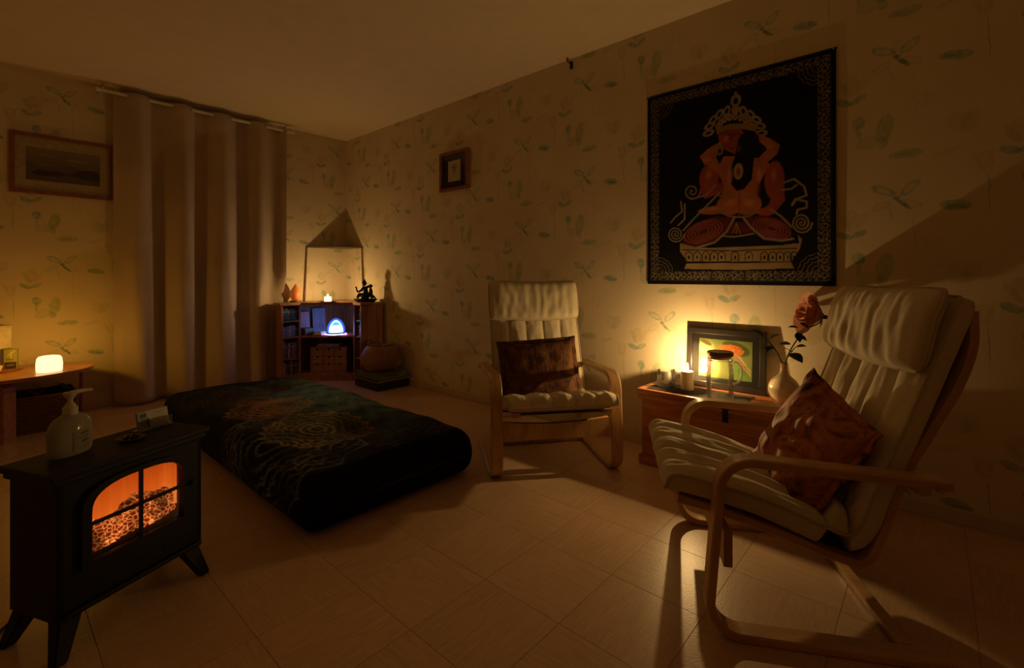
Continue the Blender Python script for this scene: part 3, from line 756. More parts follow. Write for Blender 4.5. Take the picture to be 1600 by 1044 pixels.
# bulbous vase with a drooping rose
vs = thing('bud_vase', 'round ivory bud vase at the right end of the chest', 'vase', (4.292, -.125, chh-.001))
prof = [(0, 0), (.034, 0), (.040, .004), (.058, .030), (.068, .060), (.067, .085), (.054, .112), (.032, .132), (.019, .148), (.0155, .170), (.0175, .192), (.0155, .193), (.013, .170), (.012, .15), (0, .14)]
obj('body', lathe(B(), [(p.x, p.y) for p in smooth_path([(a, b, 0) for a, b in prof], 3)], 44), M_['ceramic'], vs, True, angle=60)
rs = thing('rose', 'drooping dusty-pink rose with dark leaves in the ivory vase', 'flower', (4.292, -.125, chh+.155))
def leaf_mesh(bm, base, dirv, up, l, w):
    d = Vector(dirv).normalized(); u = Vector(up); u = (u-d*u.dot(d)).normalized(); s = d.cross(u)
    rows = []
    for i in range(8):
        t = i/7; ww = w*math.sin(PI*min(1, t*1.02))**.8*(1-.25*t) if 0 < i < 7 else .0006
        c = Vector(base)+d*l*t - u*(.25*l*t*t)
        rows.append([bm.verts.new(c+s*ww*k+u*(.22*ww*abs(k))) for k in (-1, -.5, 0, .5, 1)])
    for a, b in zip(rows, rows[1:]):
        for k in range(4): bm.faces.new((a[k], a[k+1], b[k+1], b[k]))
    bmesh.ops.solidify(bm, geom=bm.faces[:], thickness=.0006)
    return bm
def stem_(pts, r): bm = B(); tube(bm, smooth_path(pts, 5), r, 8); return obj('stem', bm, M_['stem'], rs, True)
stem_([(0, 0, -.01), (-.01, -.01, .05), (-.035, -.03, .11), (-.075, -.04, .16)], .0032)
stem_([(.003, 0, -.01), (.012, 0, .06), (.04, .01, .13), (.085, .025, .20), (.135, .04, .235), (.150, .045, .262), (.136, .040, .275)], .003)
stem_([(.012, 0, .06), (.03, -.01, .09), (.05, -.015, .12)], .002)
for b_, d_v, l, w in [((-.075, -.04, .16), (-.7, -.2, .7), .065, .021), ((-.06, -.04, .145), (.5, -.1, .5), .062, .024), ((-.03, -.03, .105), (-1, -.2, .2), .06, .018), ((-.045, -.032, .12), (-.3, -.6, -.35), .045, .016),
                      ((.05, -.015, .12), (.8, -.3, .4), .05, .02), ((.03, -.01, .09), (.5, -.4, -.15), .075, .03), ((.035, -.01, .095), (-.3, -.6, .5), .05, .02), ((.055, .01, .19), (.3, -.5, -.7), .05, .019), ((.05, .01, .175), (.9, -.3, -.2), .05, .019), ((.06, .01, .21), (-.6, -.4, .2), .045, .017), ((.065, .012, .235), (.9, -.2, -.35), .045, .017), ((.03, .0, .13), (-.8, -.2, .15), .05, .021), ((.012, 0, .07), (.7, -.5, .35), .055, .024)]:
    obj('leaf', leaf_mesh(B(), b_, d_v, (0, -.35, 1), l, w), M_['leaf'], rs, True)
hd = Vector((.128, .035, .272)); axis = Vector((-.80, -.52, .22)).normalized(); RS = 2.1
def petal(k, ring):
    a = k*2.4+ring*.7; q = axis.to_track_quat('Z', 'Y'); bm = B(); rows = []
    L_ = .050+.006*ring; open_ = .30+.24*ring
    for i in range(8):
        t = i/7; rad = .008 + (.012+.006*ring)*math.sin(t*PI*.62)*(1+open_*t); wid = (.85 if ring else 1.1)*(1-.25*abs(t-.55))
        row = []
        for j in range(7):
            s = (j/6-.5)*wid*1.5
            rr = rad*(1+(.22*t*t*open_ if i > 4 else 0)); z = t*L_ - (.010*ring*t**3) - .005*abs(j/6-.5)*t
            row.append(bm.verts.new(hd + q @ (RS*Vector((rr*math.cos(a+s), rr*math.sin(a+s)*.85, z*.9-.012)))))
        rows.append(row)
    for x, y in zip(rows, rows[1:]):
        for j in range(6): bm.faces.new((x[j], x[j+1], y[j+1], y[j]))
    bmesh.ops.solidify(bm, geom=bm.faces[:], thickness=.0007)
    return bm
bloom = obj('bloom', ball(B(), hd, .020, (1, 1, 1)), M_['petal'], rs, True)
for ring in (0, 1, 2):
    for k in range(3+ring): obj('petal', petal(k, ring), M_['petal'], bloom, True)
for k in range(4):
    q = axis.to_track_quat('Z', 'Y'); obj('sepal', leaf_mesh(B(), hd-axis*.018, (q @ Vector((math.cos(k*1.57), math.sin(k*1.57), -.4 if k != 1 else .2))), -axis, .055, .011), M_['leaf'], bloom, True)

# ------------------------------------------------------------------ corner cabinet and what is on and in it
cab = thing('corner_cabinet', 'low pine corner cabinet with open shelves under the corner shelf', 'cabinet', (0, 0, 0))
OUT = [(.022, -.022), (.75, -.022), (.75, -.265), (.62, -.265), (.25, -.62), (.25, -.80), (.105, -.80), (.105, -.66), (.022, -.66)]
CP = M_['cab_pine']
def inset_top(e): return [(.022, -.022), (.75+e, -.022), (.75+e, -.265-e), (.62-e*.3, -.265-e), (.25+e, -.62+e*.3), (.25+e, -.80-e), (.105, -.80-e), (.105, -.66), (.022, -.66)]
obj('top', prism(B(), inset_top(.014), .738, .762), CP, cab)
obj('bottom', prism(B(), OUT, .055, .075), CP, cab)
obj('plinth', prism(B(), [(.03, -.03), (.73, -.03), (.73, -.245), (.61, -.245), (.235, -.605), (.235, -.78), (.115, -.78), (.115, -.65), (.03, -.65)], 0, .055), CP, cab)
obj('middle_shelf', prism(B(), [(.04, -.04), (.612, -.04), (.612, -.262), (.252, -.612), (.04, -.612)], .422, .44), CP, cab)
obj('back_panel', box(B(), (.028, -.338, .405), (.012, .61, .66)), CP, cab)
obj('back_panel', box(B(), (.111, -.706, .405), (.012, .152, .66)), CP, cab)
obj('back_panel', box(B(), (.39, -.028, .405), (.71, .012, .66)), CP, cab)
obj('side_panel', box(B(), (.1775, -.791, .405), (.145, .018, .66)), CP, cab)
obj('divider', box(B(), (.142, -.621, .405), (.216, .016, .66)), CP, cab)
obj('side_panel', box(B(), (.741, -.149, .405), (.018, .232, .66)), CP, cab)
obj('divider', box(B(), (.621, -.149, .405), (.016, .232, .66)), CP, cab)
for z in (.585, .432, .225): obj('wing_shelf', box(B(), (.1825, -.706, z), (.130, .150, .014)), CP, cab)
for z in (.585, .432, .225): obj('wing_shelf', box(B(), (.681, -.144, z), (.100, .215, .014)), CP, cab)
random.seed(5)
def bmat(n, c): return plain(n, c, .5, var=.15, scale=40, bstr=0)
BM = [bmat('book_cloth_%s' % n, c) for n, c in (('teal', (.04, .09, .09)), ('grey', (.16, .16, .15)), ('ochre', (.26, .17, .07)), ('maroon', (.15, .035, .03)), ('cream', (.42, .38, .28)), ('navy', (.03, .04, .10)), ('violet_lit', (.22, .17, .30)), ('olive', (.10, .11, .04)))]  # the violet tone paints purple lamplight into the disc cases' colour
BN = ['teal', 'grey', 'ochre', 'maroon', 'cream', 'navy', 'violet_lit', 'olive']
rows = {0: ('top shelf', .594, .115, [0, 0, 1, 0, 7, 0]), 1: ('second shelf', .441, .105, [6, 1, 6, 4, 6, 1, 5]), 2: ('third shelf', .234, .165, [1, 2, 3, 4, 3, 2, 1, 3]), 3: ('bottom shelf', .077, .125, [4, 1, 0, 2, 5, 7])}
ORD = ['first', 'second', 'third', 'fourth', 'fifth', 'sixth', 'seventh', 'eighth']
for k, (rn_, z, h, cs) in rows.items():
    y = -.777; n = len(cs); w = .138/n
    for i, c in enumerate(cs):
        hh = h*random.uniform(.86, 1.0); wi = w*random.uniform(.8, .96); dep = random.uniform(.095, .11)
        t = thing('book', '%s, %s from the left on the curtain-side %s' % (BN[c] + (' disc case' if k == 1 else ' book'), ORD[i], rn_), 'disc case' if k == 1 else 'book', (.244-dep/2-.012, y+wi/2, z), 0, 'books and cases on the cabinet wing')
        obj('cover', box(B(), (0, 0, hh/2), (dep, wi, hh), bev=.0015), BM[c], t)
        obj('spine_band', box(B(), (dep/2, 0, hh*.72), (.0016, wi*.86, hh*.06)), BM[4 if c != 4 else 3], t)
        y += w
for k, (z, h, c) in enumerate(((.441, .10, 4), (.594, .11, 1), (.234, .15, 3))):
    t = thing('book', '%s book on the %s shelf of the cabinet wing beside the basket' % (BN[c], ('middle', 'upper', 'lower')[k]), 'book', (.675, -.16, z), 0, 'books on the right cabinet wing')
    obj('cover', box(B(), (0, 0, h/2), (.05, .15, h), bev=.0015), BM[c], t); obj('spine_band', box(B(), (0, -.0752, h*.7), (.044, .0016, h*.08)), BM[5], t)
# mini chest of nine drawers
dg = math.atan2(.355, .37)
mc = thing('drawer_chest', 'small wooden chest of nine little drawers in the cabinet bottom', 'drawer chest', (.41, -.415, .0765), dg)
W3, H3, D3 = .345, .245, .15
bm = B(); box(bm, (0, D3/2, .006), (W3, D3, .012)); box(bm, (0, D3/2, H3-.006), (W3, D3, .012)); box(bm, (-W3/2+.005, D3/2, H3/2), (.010, D3, H3-.024)); box(bm, (W3/2-.005, D3/2, H3/2), (.010, D3, H3-.024)); box(bm, (0, D3-.004, H3/2), (W3-.02, .008, H3-.024))
LW = wood('raw_pine', (.27, .13, .06), (.36, .19, .09), (1.5, 20, 20), .5)
obj('carcass', bm, LW, mc)
dw, dh = (W3-.02)/3, (H3-.024)/3
for i in range(3):
    for j in range(3):
        d = obj('drawer', box(B(), ((i-1)*dw, D3/2-.006, .012+dh*(j+.5)), (dw-.004, D3-.02, dh-.004), bev=.001), LW, mc)
        hb = B(); ball(hb, ((i-1)*dw, .0045, .012+dh*(j+1)-.010), .011, (1, .35, .9), seg=12, rings=8); obj('finger_hole', hb, M_['black_metal'], d, True)
tag(obj('folded_cloth', box(B(), (.41-.02, -.415+.02, .0765+H3+.0165), (.22, .10, .03), rz=dg, bev=.010), fabric('grey_cloth', (.12, .11, .09), (.18, .16, .13), 300), None, True), 'folded grey cloth on top of the nine-drawer chest', 'cloth')
# inside the lit compartment
ZS = .4415
lm = thing('mood_lamp', 'domed mood lamp glowing blue in the corner cabinet', 'lamp', (.437, -.352, ZS))
obj('base', lathe(B(), [(0, 0), (.088, 0), (.094, .004), (.094, .020), (.088, .026), (0, .026)], 40), plain('violet_plastic', (.10, .07, .22), .3, bstr=0), lm, True, angle=40)
rg = B(); tube(rg, [(.095*math.cos(a), .095*math.sin(a), .010) for a in np.linspace(0, 2*PI, 49)[:-1]], .0035, 8, True); obj('light_ring', rg, glow('violet_ring', (.62, .24, 1.0), 22.0), lm, True)
obj('inner_dome', lathe(B(), [(0, .095), (.030, .091), (.052, .078), (.064, .055), (.066, .030), (.066, .0265), (0, .0265)], 40), glow('cyan_dome', (.30, .72, 1.0), 9.0), lm, True, angle=40)
def dome_glass():
    m = thin_glass('lamplit_dome_glass', (.80, .84, 1.0), 2.2, .06, .12); m.node_tree.nodes['Diffuse BSDF'].inputs[0].default_value = (.25, .3, .9, 1); return m  # blue tint and haze put the lamp's light into the clear dome's colour
bm = B(); lathe(bm, [(.090*math.cos(a), .0262+.138*math.sin(a)) for a in np.linspace(0, PI/2, 14)], 40); lathe(bm, [(.082*math.cos(a), .0262+.128*math.sin(a)) for a in np.linspace(0, PI/2, 14)], 40)
obj('outer_dome', bm, dome_glass(), lm, True, angle=60)
def card_print(c0, c1):
    def fn(X, Z):
        p = Paint(X, Z, c0); p.put(np.clip(.5+.5*np.sin(X*90), 0, 1)*.25, c1)
        for k in range(3): p.ell(-.03+k*.032, .055+.006*(k % 2), .007, .028, c1); p.ell(-.03+k*.032, .088+.006*(k % 2), .006, .007, c1)
        return p.c
    return fn
def card(label, x, y, w, h, c0, c1, rz):
    t = thing('picture_card', label, 'card', (x, y, ZS+.0005), rz, 'picture cards in the cabinet')
    t.rotation_euler = (math.radians(-7), 0, rz)
    slab_print('printed_sheet', w, h, .0015, 40, 40, card_print(c0, c1), M_['print'], t)
card('pale lilac picture card standing at the left inside the lit compartment', .085, -.52, .155, .215, (.72, .50, .66), (.36, .22, .36), PI/2)
card('bluish picture card standing next to the lilac one in the compartment', .09, -.345, .135, .245, (.38, .42, .62), (.18, .22, .40), PI/2)
kb = thing('keepsake_box', 'little wooden box at the left of the lit compartment', 'box', (.212, -.545, ZS), .25)
obj('body', box(B(), (0, 0, .028), (.10, .10, .056), bev=.002), M_['dark_wood'], kb); obj('box_lid', box(B(), (0, 0, .061), (.106, .106, .010), bev=.002), M_['dark_wood'], kb)
ln_ = thing('linen_napkin', 'pale napkin folded beside the mood lamp', 'napkin', (.33, -.46, ZS), .4)
obj('fold', box(B(), (0, 0, .010), (.10, .09, .018), bev=.007), M_['paper'], ln_, True); obj('upper_fold', box(B(), (-.01, .01, .0255), (.08, .07, .012), bev=.005), M_['paper'], ln_, True)
tag(obj('glass_jar', lathe(B(), [(0, 0), (.028, 0), (.03, .01), (.03, .07), (.024, .085), (.024, .10), (0, .10)], 24, (.57, -.20, ZS)), plain('pale_jar', (.5, .48, .5), .2, bstr=0), None, True, angle=40), 'pale jar behind the mood lamp at the right of the compartment', 'jar')
# on top
ZTOP = .7625
sl = thing('salt_crystal', 'orange salt crystal standing on the cabinet beside the curtain', 'crystal', (.115, -.605, ZTOP))
bm = B(); bmesh.ops.create_icosphere(bm, subdivisions=3, radius=1)
for v in bm.verts:
    t = (v.co.z+1)/2; r = .068*(1-.68*t**1.6)*(1+.12*mnoise.noise(v.co*2.1)); v.co = Vector((v.co.x*r*1.0, v.co.y*r*.9, .012+.165*t+.006*mnoise.noise(v.co*4)))
m, nt, p = nodes('salt_rock'); p.inputs['Base Color'].default_value = (.80, .26, .07, 1); p.inputs['Roughness'].default_value = .5; p.inputs['Subsurface Weight'].default_value = .6; p.inputs['Subsurface Radius'].default_value = (.06, .02, .008)
p.inputs['Emission Color'].default_value = (1, .28, .05, 1); p.inputs['Emission Strength'].default_value = .10  # faint emission stands in for candlelight soaking through the unlit crystal
obj('crystal', bm, m, sl, True)
obj('foot', lathe(B(), [(0, 0), (.05, 0), (.052, .004), (.05, .014), (0, .014)], 28), M_['dark_wood'], sl, True, angle=40)
dish = thing('candle_dish', 'shallow red dish under the stub candle on the cabinet', 'dish', (.402, -.418, ZTOP))
obj('plate', lathe(B(), [(0, 0), (.055, 0), (.082, .008), (.085, .011), (.081, .011), (.054, .004), (0, .004)], 40), plain('red_glaze', (.30, .05, .03), .25, bstr=0), dish, True, angle=50)
sc_ = thing('stub_candle', 'small lit candle stub glowing on the red dish', 'candle', (.402, -.418, ZTOP+.0045))
obj('wax', lathe(B(), [(0, 0), (.033, 0), (.034, .003), (.034, .044), (.032, .050), (.027, .045), (0, .040)], 30), glow('lit_wax', (1.0, .66, .30), 3.0), sc_, True, angle=45)
wk = B(); tube(wk, [(0, 0, .040), (.001, 0, .052)], .0012, 6); obj('wick', wk, M_['black_metal'], sc_)
flame(sc_, (0, 0, .048), .03, s=40)
point('stub_candle_light', (.402, -.418, ZTOP+.068), ALTAR_CANDLE_W, FLAME, .016)
# dark figurine: seated figure with a smaller one on its arm, on a lotus base
fg = thing('bronze_figurine', 'dark bronze figurine of two seated figures on the cabinet', 'figurine', (.648, -.155, ZTOP), math.radians(42))
bm = B(); prof = [(0, 0), (.085, .0), (.098, .010), (.118, .026), (.112, .034), (.06, .036), (0, .036)]
lathe(bm, prof, 30, sy=.62); obj('base', bm, M_['bronze'], fg, True, angle=40)
bm = B()
def limb(pts, r): tube(bm, smooth_path(pts, 4), list(np.interp(np.linspace(0, 1, (len(pts)-1)*4+1), np.linspace(0, 1, len(r)), r)), 8)
limb([(0, 0, .034), (0, 0, .08), (-.004, 0, .125), (-.008, 0, .155)], [.034, .030, .027, .014])
ball(bm, (-.012, -.003, .186), .024, (1, 1, 1.15)); ball(bm, (-.010, 0, .214), .010)
limb([(-.012, 0, .045), (-.050, -.02, .075), (-.075, -.025, .04)], [.022, .018, .012]); limb([(.012, 0, .045), (.050, -.02, .080), (.072, -.02, .036)], [.022, .018, .012])
limb([(-.02, 0, .142), (-.045, -.01, .112), (-.075, -.012, .104), (-.092, -.012, .150)], [.013, .011, .009, .009])
limb([(.012, 0, .145), (.040, 0, .155), (.048, 0, .128)], [.013, .011, .010])
limb([(.050, 0, .06), (.052, 0, .10), (.050, 0, .135)], [.020, .020, .012]); ball(bm, (.052, -.002, .158), .018)
limb([(.05, 0, .08), (.085, -.005, .05), (.098, 0, .036)], [.014, .010, .008]); limb([(-.03, .0, .04), (-.02, -.03, .062), (.01, -.03, .04)], [.012, .012, .010])
obj('figures', bm, M_['bronze'], fg, True)
# corner shelf on thin uprights
cs_ = thing('corner_shelf', 'thin triangular corner shelf on two slim uprights above the stub candle', 'shelf', (0, 0, 0))
obj('board', prism(B(), [(.002, -.002), (.34, -.002), (.002, -.449)], 1.312, 1.322), plain('grey_board', (.20, .15, .09), .7, bstr=0), cs_)
for a, b in (((.014, -.470), (.014, -.446)), ((.372, -.014), (.340, -.014))):
    bm = B(); tube(bm, [(a[0], a[1], .7622), (b[0], b[1], 1.313)], [.010, .006], 8); obj('upright', bm, M_['dark_wood'], cs_, True, angle=50)

# ------------------------------------------------------------------ basket on stacked cushions by the cabinet
bs = thing('floor_cushion', 'dark square floor cushion at the bottom of the stack under the round basket', 'cushion', (.995, -.195, 0))
obj('pad', box(B(), (0, 0, .041), (.385, .335, .078), bev=.014), M_['dark_cloth'], bs, True); 
pp = B(); tube(pp, [(x*.19, y*.165, .079) for x, y in ((-1, -1), (1, -1), (1, 1), (-1, 1))], .004, 6, True); obj('piping', pp, fabric('ochre_piping', (.30, .22, .08), (.36, .27, .1), 300), bs, True)
def stripe_mat():
    m, nt, p = nodes('green_stripe_weave'); tc = N(nt, 'ShaderNodeTexCoord'); ge = N(nt, 'ShaderNodeNewGeometry')
    wv = N(nt, 'ShaderNodeTexWave', i_Scale=9.0, i_Distortion=1.0); wv.bands_direction = 'DIAGONAL'; L(nt, tc.outputs['Object'], wv.inputs['Vector'])
    L(nt, ramp(nt, wv.outputs['Fac'], [(.25, (.05, .10, .06)), (.5, (.30, .25, .10)), (.8, (.09, .06, .03))]), p.inputs['Base Color']); p.inputs['Roughness'].default_value = .9
    return m
bs2 = thing('striped_cushion', 'green-topped striped cushion lying between dark cushion and round basket', 'cushion', (.995, -.195, .082))
obj('pad', box(B(), (0, 0, .033), (.375, .325, .062), bev=.012), stripe_mat(), bs2, True)
obj('top_panel', box(B(), (0, 0, .0645), (.345, .295, .004), bev=.001), fabric('green_felt', (.03, .07, .05), (.05, .10, .07), 300), bs2)
bk = thing('round_basket', 'round brown lidless basket on the striped cushion beside the cabinet', 'basket', (.985, -.195, .149))
prof = []
for k in range(46):
    t = k/45; z = .225*t
    r = .128+.062*math.sin(PI*min(1, t*1.05)**.8) if t < .95 else .128
    r = .13+.060*math.sin(PI*t**.85); prof.append((r+.0022*math.sin(k*PI*.8), z+.002))
prof += [(prof[-1][0]-.012, .222), (.15, .11), (.11, .02), (0, .012)]
obj('weave', lathe(B(), [(0, 0), (.12, .0)]+prof, 48), plain('brown_coil', (.30, .16, .085), .6, var=.3, scale=90, bstr=.3), bk, True)
for s in (-1, 1):
    hb = B(); tube(hb, smooth_path([(s*.10, -.07, .22), (s*.135, -.05, .248), (s*.145, .0, .252), (s*.135, .05, .248), (s*.10, .07, .22)], 5), .006, 8); obj('handle', hb, M_['wicker'], bk, True)

# ------------------------------------------------------------------ electric stove
st = thing('electric_stove', 'black stove heater with glowing log fire behind arched window', 'stove', (2.936, -2.402, 0), math.atan2(-.919, .395))
BK = M_['black_metal']
bw, bd, bz0, bz1 = .40, .205, .10, .482
obj('top_plate', box(B(), (0, 0, .491), (.445, .238, .018), bev=.006), BK, st)
obj('cornice', box(B(), (0, 0, .473), (.425, .222, .018), bev=.006), BK, st)
bm = B(); box(bm, (-bw/2+.006, 0, (bz0+bz1)/2), (.012, bd, bz1-bz0)); box(bm, (bw/2-.006, 0, (bz0+bz1)/2), (.012, bd, bz1-bz0)); box(bm, (0, -bd/2+.006, (bz0+bz1)/2), (bw-.024, .012, bz1-bz0)); box(bm, (0, 0, bz0+.006), (bw-.024, bd-.024, .012))
obj('body', bm, BK, st)
def arch(hw, z0, z1, rise, n=18):
    pts = [(-hw, z0), (-hw, z1-rise)]
    for k in range(1, n):
        a = PI - PI*k/n
        ex = math.copysign(abs(math.cos(a))**.72, math.cos(a)); pts.append((hw*ex, z1-rise+rise*math.sin(a)**.72))
    return pts + [(hw, z1-rise), (hw, z0)]
def ring_plate(bm, inner, outer, y0, y1):
    n = len(inner); R = []
    for pts, y in ((inner, y1), (outer, y1), (outer, y0), (inner, y0)): R.append([bm.verts.new((p[0], y, p[1])) for p in pts])
    for q in range(4):
        a, b = R[q], R[(q+1) % 4]
        for k in range(n):
            k2 = (k+1) % n; bm.faces.new((a[k], a[k2], b[k2], b[k]))
    return bm
def rect_like(inner, hw, z0, z1):
    out = []; cz = (z0+z1)/2
    for x, z in inner:
        dx, dz = x, z-.33
        s = min(hw/abs(dx) if dx else 1e9, ((z1-.33)/dz if dz > 0 else (z0-.33)/dz) if dz else 1e9); out.append((dx*s, .33+dz*s))
    return out
ar = arch(.132, .23, .437, .075); arb = []
for (x0, z0), (x1, z1) in zip(ar, ar[1:]+ar[:1]):
    for k in range(4): arb.append((x0+(x1-x0)*k/4, z0+(z1-z0)*k/4))
fo = rect_like(arb, bw/2, .112, .464)
def snap(out, hw, z0, z1):
    for c in ((-hw, z0), (hw, z0), (-hw, z1), (hw, z1)):
        k = min(range(len(out)), key=lambda q: (out[q][0]-c[0])**2+(out[q][1]-c[1])**2); out[k] = c
    return out
obj('front_plate', ring_plate(B(), arb, snap(fo, bw/2, .112, .464), bd/2-.010, bd/2), BK, st)
ob = [(x*1.16, .335+(z-.335)*1.14) for x, z in arb]
door = obj('door', ring_plate(B(), [(x*.985, .333+(z-.333)*.985) for x, z in arb], ob, bd/2, bd/2+.014), BK, st)
bm = B(); box(bm, (0, bd/2+.009, .333), (.0095, .010, .214), bev=.002); obj('vertical_bar', bm, BK, door)
bm = B(); box(bm, (0, bd/2+.009, .335), (.270, .010, .0095), bev=.002); obj('horizontal_bar', bm, BK, door)
kb_ = B(); tube(kb_, [(-.158, bd/2+.014, .335), (-.158, bd/2+.026, .335)], [.007, .009], 14); obj('door_knob', kb_, M_['bronze'], door, True, angle=40)
obj('pane', prism(B(), [(0, 0), (0, 0), (0, 0)], 0, 0) if False else box(B(), (0, bd/2+.002, .333), (.262, .002, .20)), thin_glass('stove_glass', (.95, .93, .92), .5, .05), door)
obj('lower_ledge', box(B(), (0, bd/2+.006, .118), (bw-.02, .024, .014), bev=.004), BK, st)
bm = B()
for k in range(7): box(bm, (-.135+k*.045, bd/2+.001, .16), (.034, .004, .006), bev=.001)
obj('vent_slots', bm, M_['dark_cloth'], st)
for sx in (-1, 1):
    for sy in (-1, 1):
        lg = B(); a = [(sx*(bw/2-.035), sy*(bd/2-.03)), (sx*(bw/2+.012), sy*(bd/2+.012))]
        lo, hi = [], []
        for (ox, oy) in ((-1, -1), (1, -1), (1, 1), (-1, 1)):
            hi.append(lg.verts.new((sx*(bw/2-.032)+ox*.028, sy*(bd/2-.028)+oy*.024, .102))); lo.append(lg.verts.new((sx*(bw/2+.004)+ox*.016, sy*(bd/2+.006)+oy*.014, 0)))
        lg.faces.new(lo[::-1]); lg.faces.new(hi)
        for k in range(4): lg.faces.new((lo[k], lo[(k+1)%4], hi[(k+1)%4], hi[k]))
        bmesh.ops.bevel(lg, geom=lg.edges[:], offset=.004, segments=2, affect='EDGES'); obj('leg', lg, BK, st)
def fire_screen():
    m = bpy.data.materials.new('fire_screen'); m.use_nodes = True; nt = m.node_tree; nt.nodes.remove(nt.nodes['Principled BSDF'])
    tc = N(nt, 'ShaderNodeTexCoord'); mp = N(nt, 'ShaderNodeMapping'); mp.inputs['Scale'].default_value = (38, 1, 5); L(nt, tc.outputs['Object'], mp.inputs['Vector'])
    n1 = N(nt, 'ShaderNodeTexNoise', i_Scale=1.0, i_Detail=2.0); L(nt, mp.outputs[0], n1.inputs['Vector'])
    sp = N(nt, 'ShaderNodeSeparateXYZ'); L(nt, tc.outputs['Object'], sp.inputs[0])
    mr = N(nt, 'ShaderNodeMapRange'); mr.inputs[1].default_value = .47; mr.inputs[2].default_value = .23; L(nt, sp.outputs['Z'], mr.inputs[0])
    a = N(nt, 'ShaderNodeMath', operation='MULTIPLY_ADD'); L(nt, n1.outputs['Fac'], a.inputs[0]); a.inputs[1].default_value = .36; L(nt, mr.outputs[0], a.inputs[2])
    c = ramp(nt, a.outputs[0], [(.15, (.30, .026, .002)), (.5, (.52, .058, .004)), (.85, (.80, .13, .010)), (1.0, (.95, .24, .03))])
    e = N(nt, 'ShaderNodeEmission'); e.inputs[1].default_value = 1.0; L(nt, c, e.inputs[0]); L(nt, e.outputs[0], nt.nodes['Material Output'].inputs[0]); return m
obj('fire_screen', box(B(), (0, .004, .335), (bw-.026, .004, .25)), fire_screen(), st)
def ember():
    m, nt, p = nodes('ember_log'); tc = N(nt, 'ShaderNodeTexCoord')
    mp = N(nt, 'ShaderNodeMapping'); mp.inputs['Scale'].default_value = (70, 60, 95); L(nt, tc.outputs['Object'], mp.inputs['Vector'])
    vo = N(nt, 'ShaderNodeTexVoronoi', feature='DISTANCE_TO_EDGE', i_Scale=1.0, i_Randomness=.75); L(nt, mp.outputs[0], vo.inputs['Vector'])
    no = N(nt, 'ShaderNodeTexNoise', i_Scale=16.0); L(nt, tc.outputs['Object'], no.inputs['Vector'])
    cr = ramp(nt, vo.outputs['Distance'], [(.0, (1, .46, .14)), (.028, (.85, .22, .035)), (.07, (.36, .045, .005)), (.25, (.13, .013, .002))])
    md = N(nt, 'ShaderNodeMapRange'); md.inputs[1].default_value = .35; md.inputs[2].default_value = .65; md.inputs[3].default_value = .25; md.inputs[4].default_value = 1.7; L(nt, no.outputs['Fac'], md.inputs[0])
    p.inputs['Base Color'].default_value = (.05, .03, .02, 1); p.inputs['Roughness'].default_value = .9
    L(nt, cr, p.inputs['Emission Color']); L(nt, md.outputs[0], p.inputs['Emission Strength']); return m
EM = ember()
obj('ember_bed', box(B(), (0, .052, .226), (bw-.04, .085, .030), bev=.008), plain('charred_bed', (.03, .012, .007), .9, bstr=.4), st)
for pts, r in (([(.125, .052, .262), (.085, .048, .280), (.035, .045, .262)], [.024, .034, .022]), ([(.05, .06, .248), (.0, .055, .264), (-.05, .05, .262)], [.018, .026, .018]), ([(.01, .03, .275), (-.04, .03, .298), (-.09, .035, .285), (-.135, .04, .290)], [.026, .036, .032, .030]), ([(.13, .07, .240), (.09, .07, .246), (.05, .07, .240)], [.013, .016, .012]), ([(-.02, .065, .246), (-.08, .065, .254), (-.13, .06, .26)], [.014, .017, .014])):
    bm = B(); P_ = smooth_path(pts, 6); rr = np.interp(np.linspace(0, 1, len(P_)), np.linspace(0, 1, len(r)), r)
    tube(bm, P_, [x*(1+.12*math.sin(i*2.3)) for i, x in enumerate(rr)], 14)
    for v in bm.verts: v.co += v.co.normalized()*.004*mnoise.noise(v.co*60)
    obj('ember_log', bm, EM, st, True)
cb = B(); tube(cb, smooth_path([(2.74, -2.56, .005), (2.83, -2.64, .005), (2.93, -2.66, .005), (3.03, -2.70, .005), (3.12, -2.80, .005)], 6), .0042, 8)
tag(obj('power_cable', cb, M_['dark_cloth'], None, True), 'black power cable on the floor behind the stove', 'cable')
# on the stove top
ZV = .5005
bo = thing('pump_bottle', 'clear pump bottle of gel standing on the stove top', 'bottle', (2.931, -2.505, ZV), math.atan2(-.919, .395)+.25)
gel = thin_glass('gel_bottle', (.80, .78, .62), .9, .08, .30)
def sup(prof, n=40, sx=1, sy=.62): return lathe(B(), prof, n, sx=sx, sy=sy)
obj('body', sup([(0, 0), (.054, 0), (.058, .004), (.0595, .02), (.0595, .070), (.056, .088), (.044, .104), (.026, .113), (.020, .115), (0, .115)]), gel, bo, True, angle=45)
obj('gel', sup([(0, .003), (.054, .003), (.0565, .02), (.0565, .066), (.053, .084), (.041, .099), (.02, .107), (0, .107)]), thin_glass('gel', (.80, .78, .62), .3, .1, .22), bo, True, angle=45)
WP = plain('pump_plastic', (.62, .58, .48), .35, var=.03, bstr=0)
pm = obj('pump_collar', lathe(B(), [(0, .113), (.017, .113), (.0175, .116), (.0175, .134), (.013, .138), (.010, .146), (.0065, .148), (.0065, .160), (0, .160)], 28), WP, bo, True, angle=40)
bm = B(); lathe(bm, [(0, .160), (.009, .160), (.0155, .172), (.016, .178), (0, .180)], 24); tube(bm, [(0, 0, .175), (-.03, .006, .1765), (-.056, .012, .174)], [.0075, .006, .004], 10); obj('pump_head', bm, WP, pm, True, angle=45)
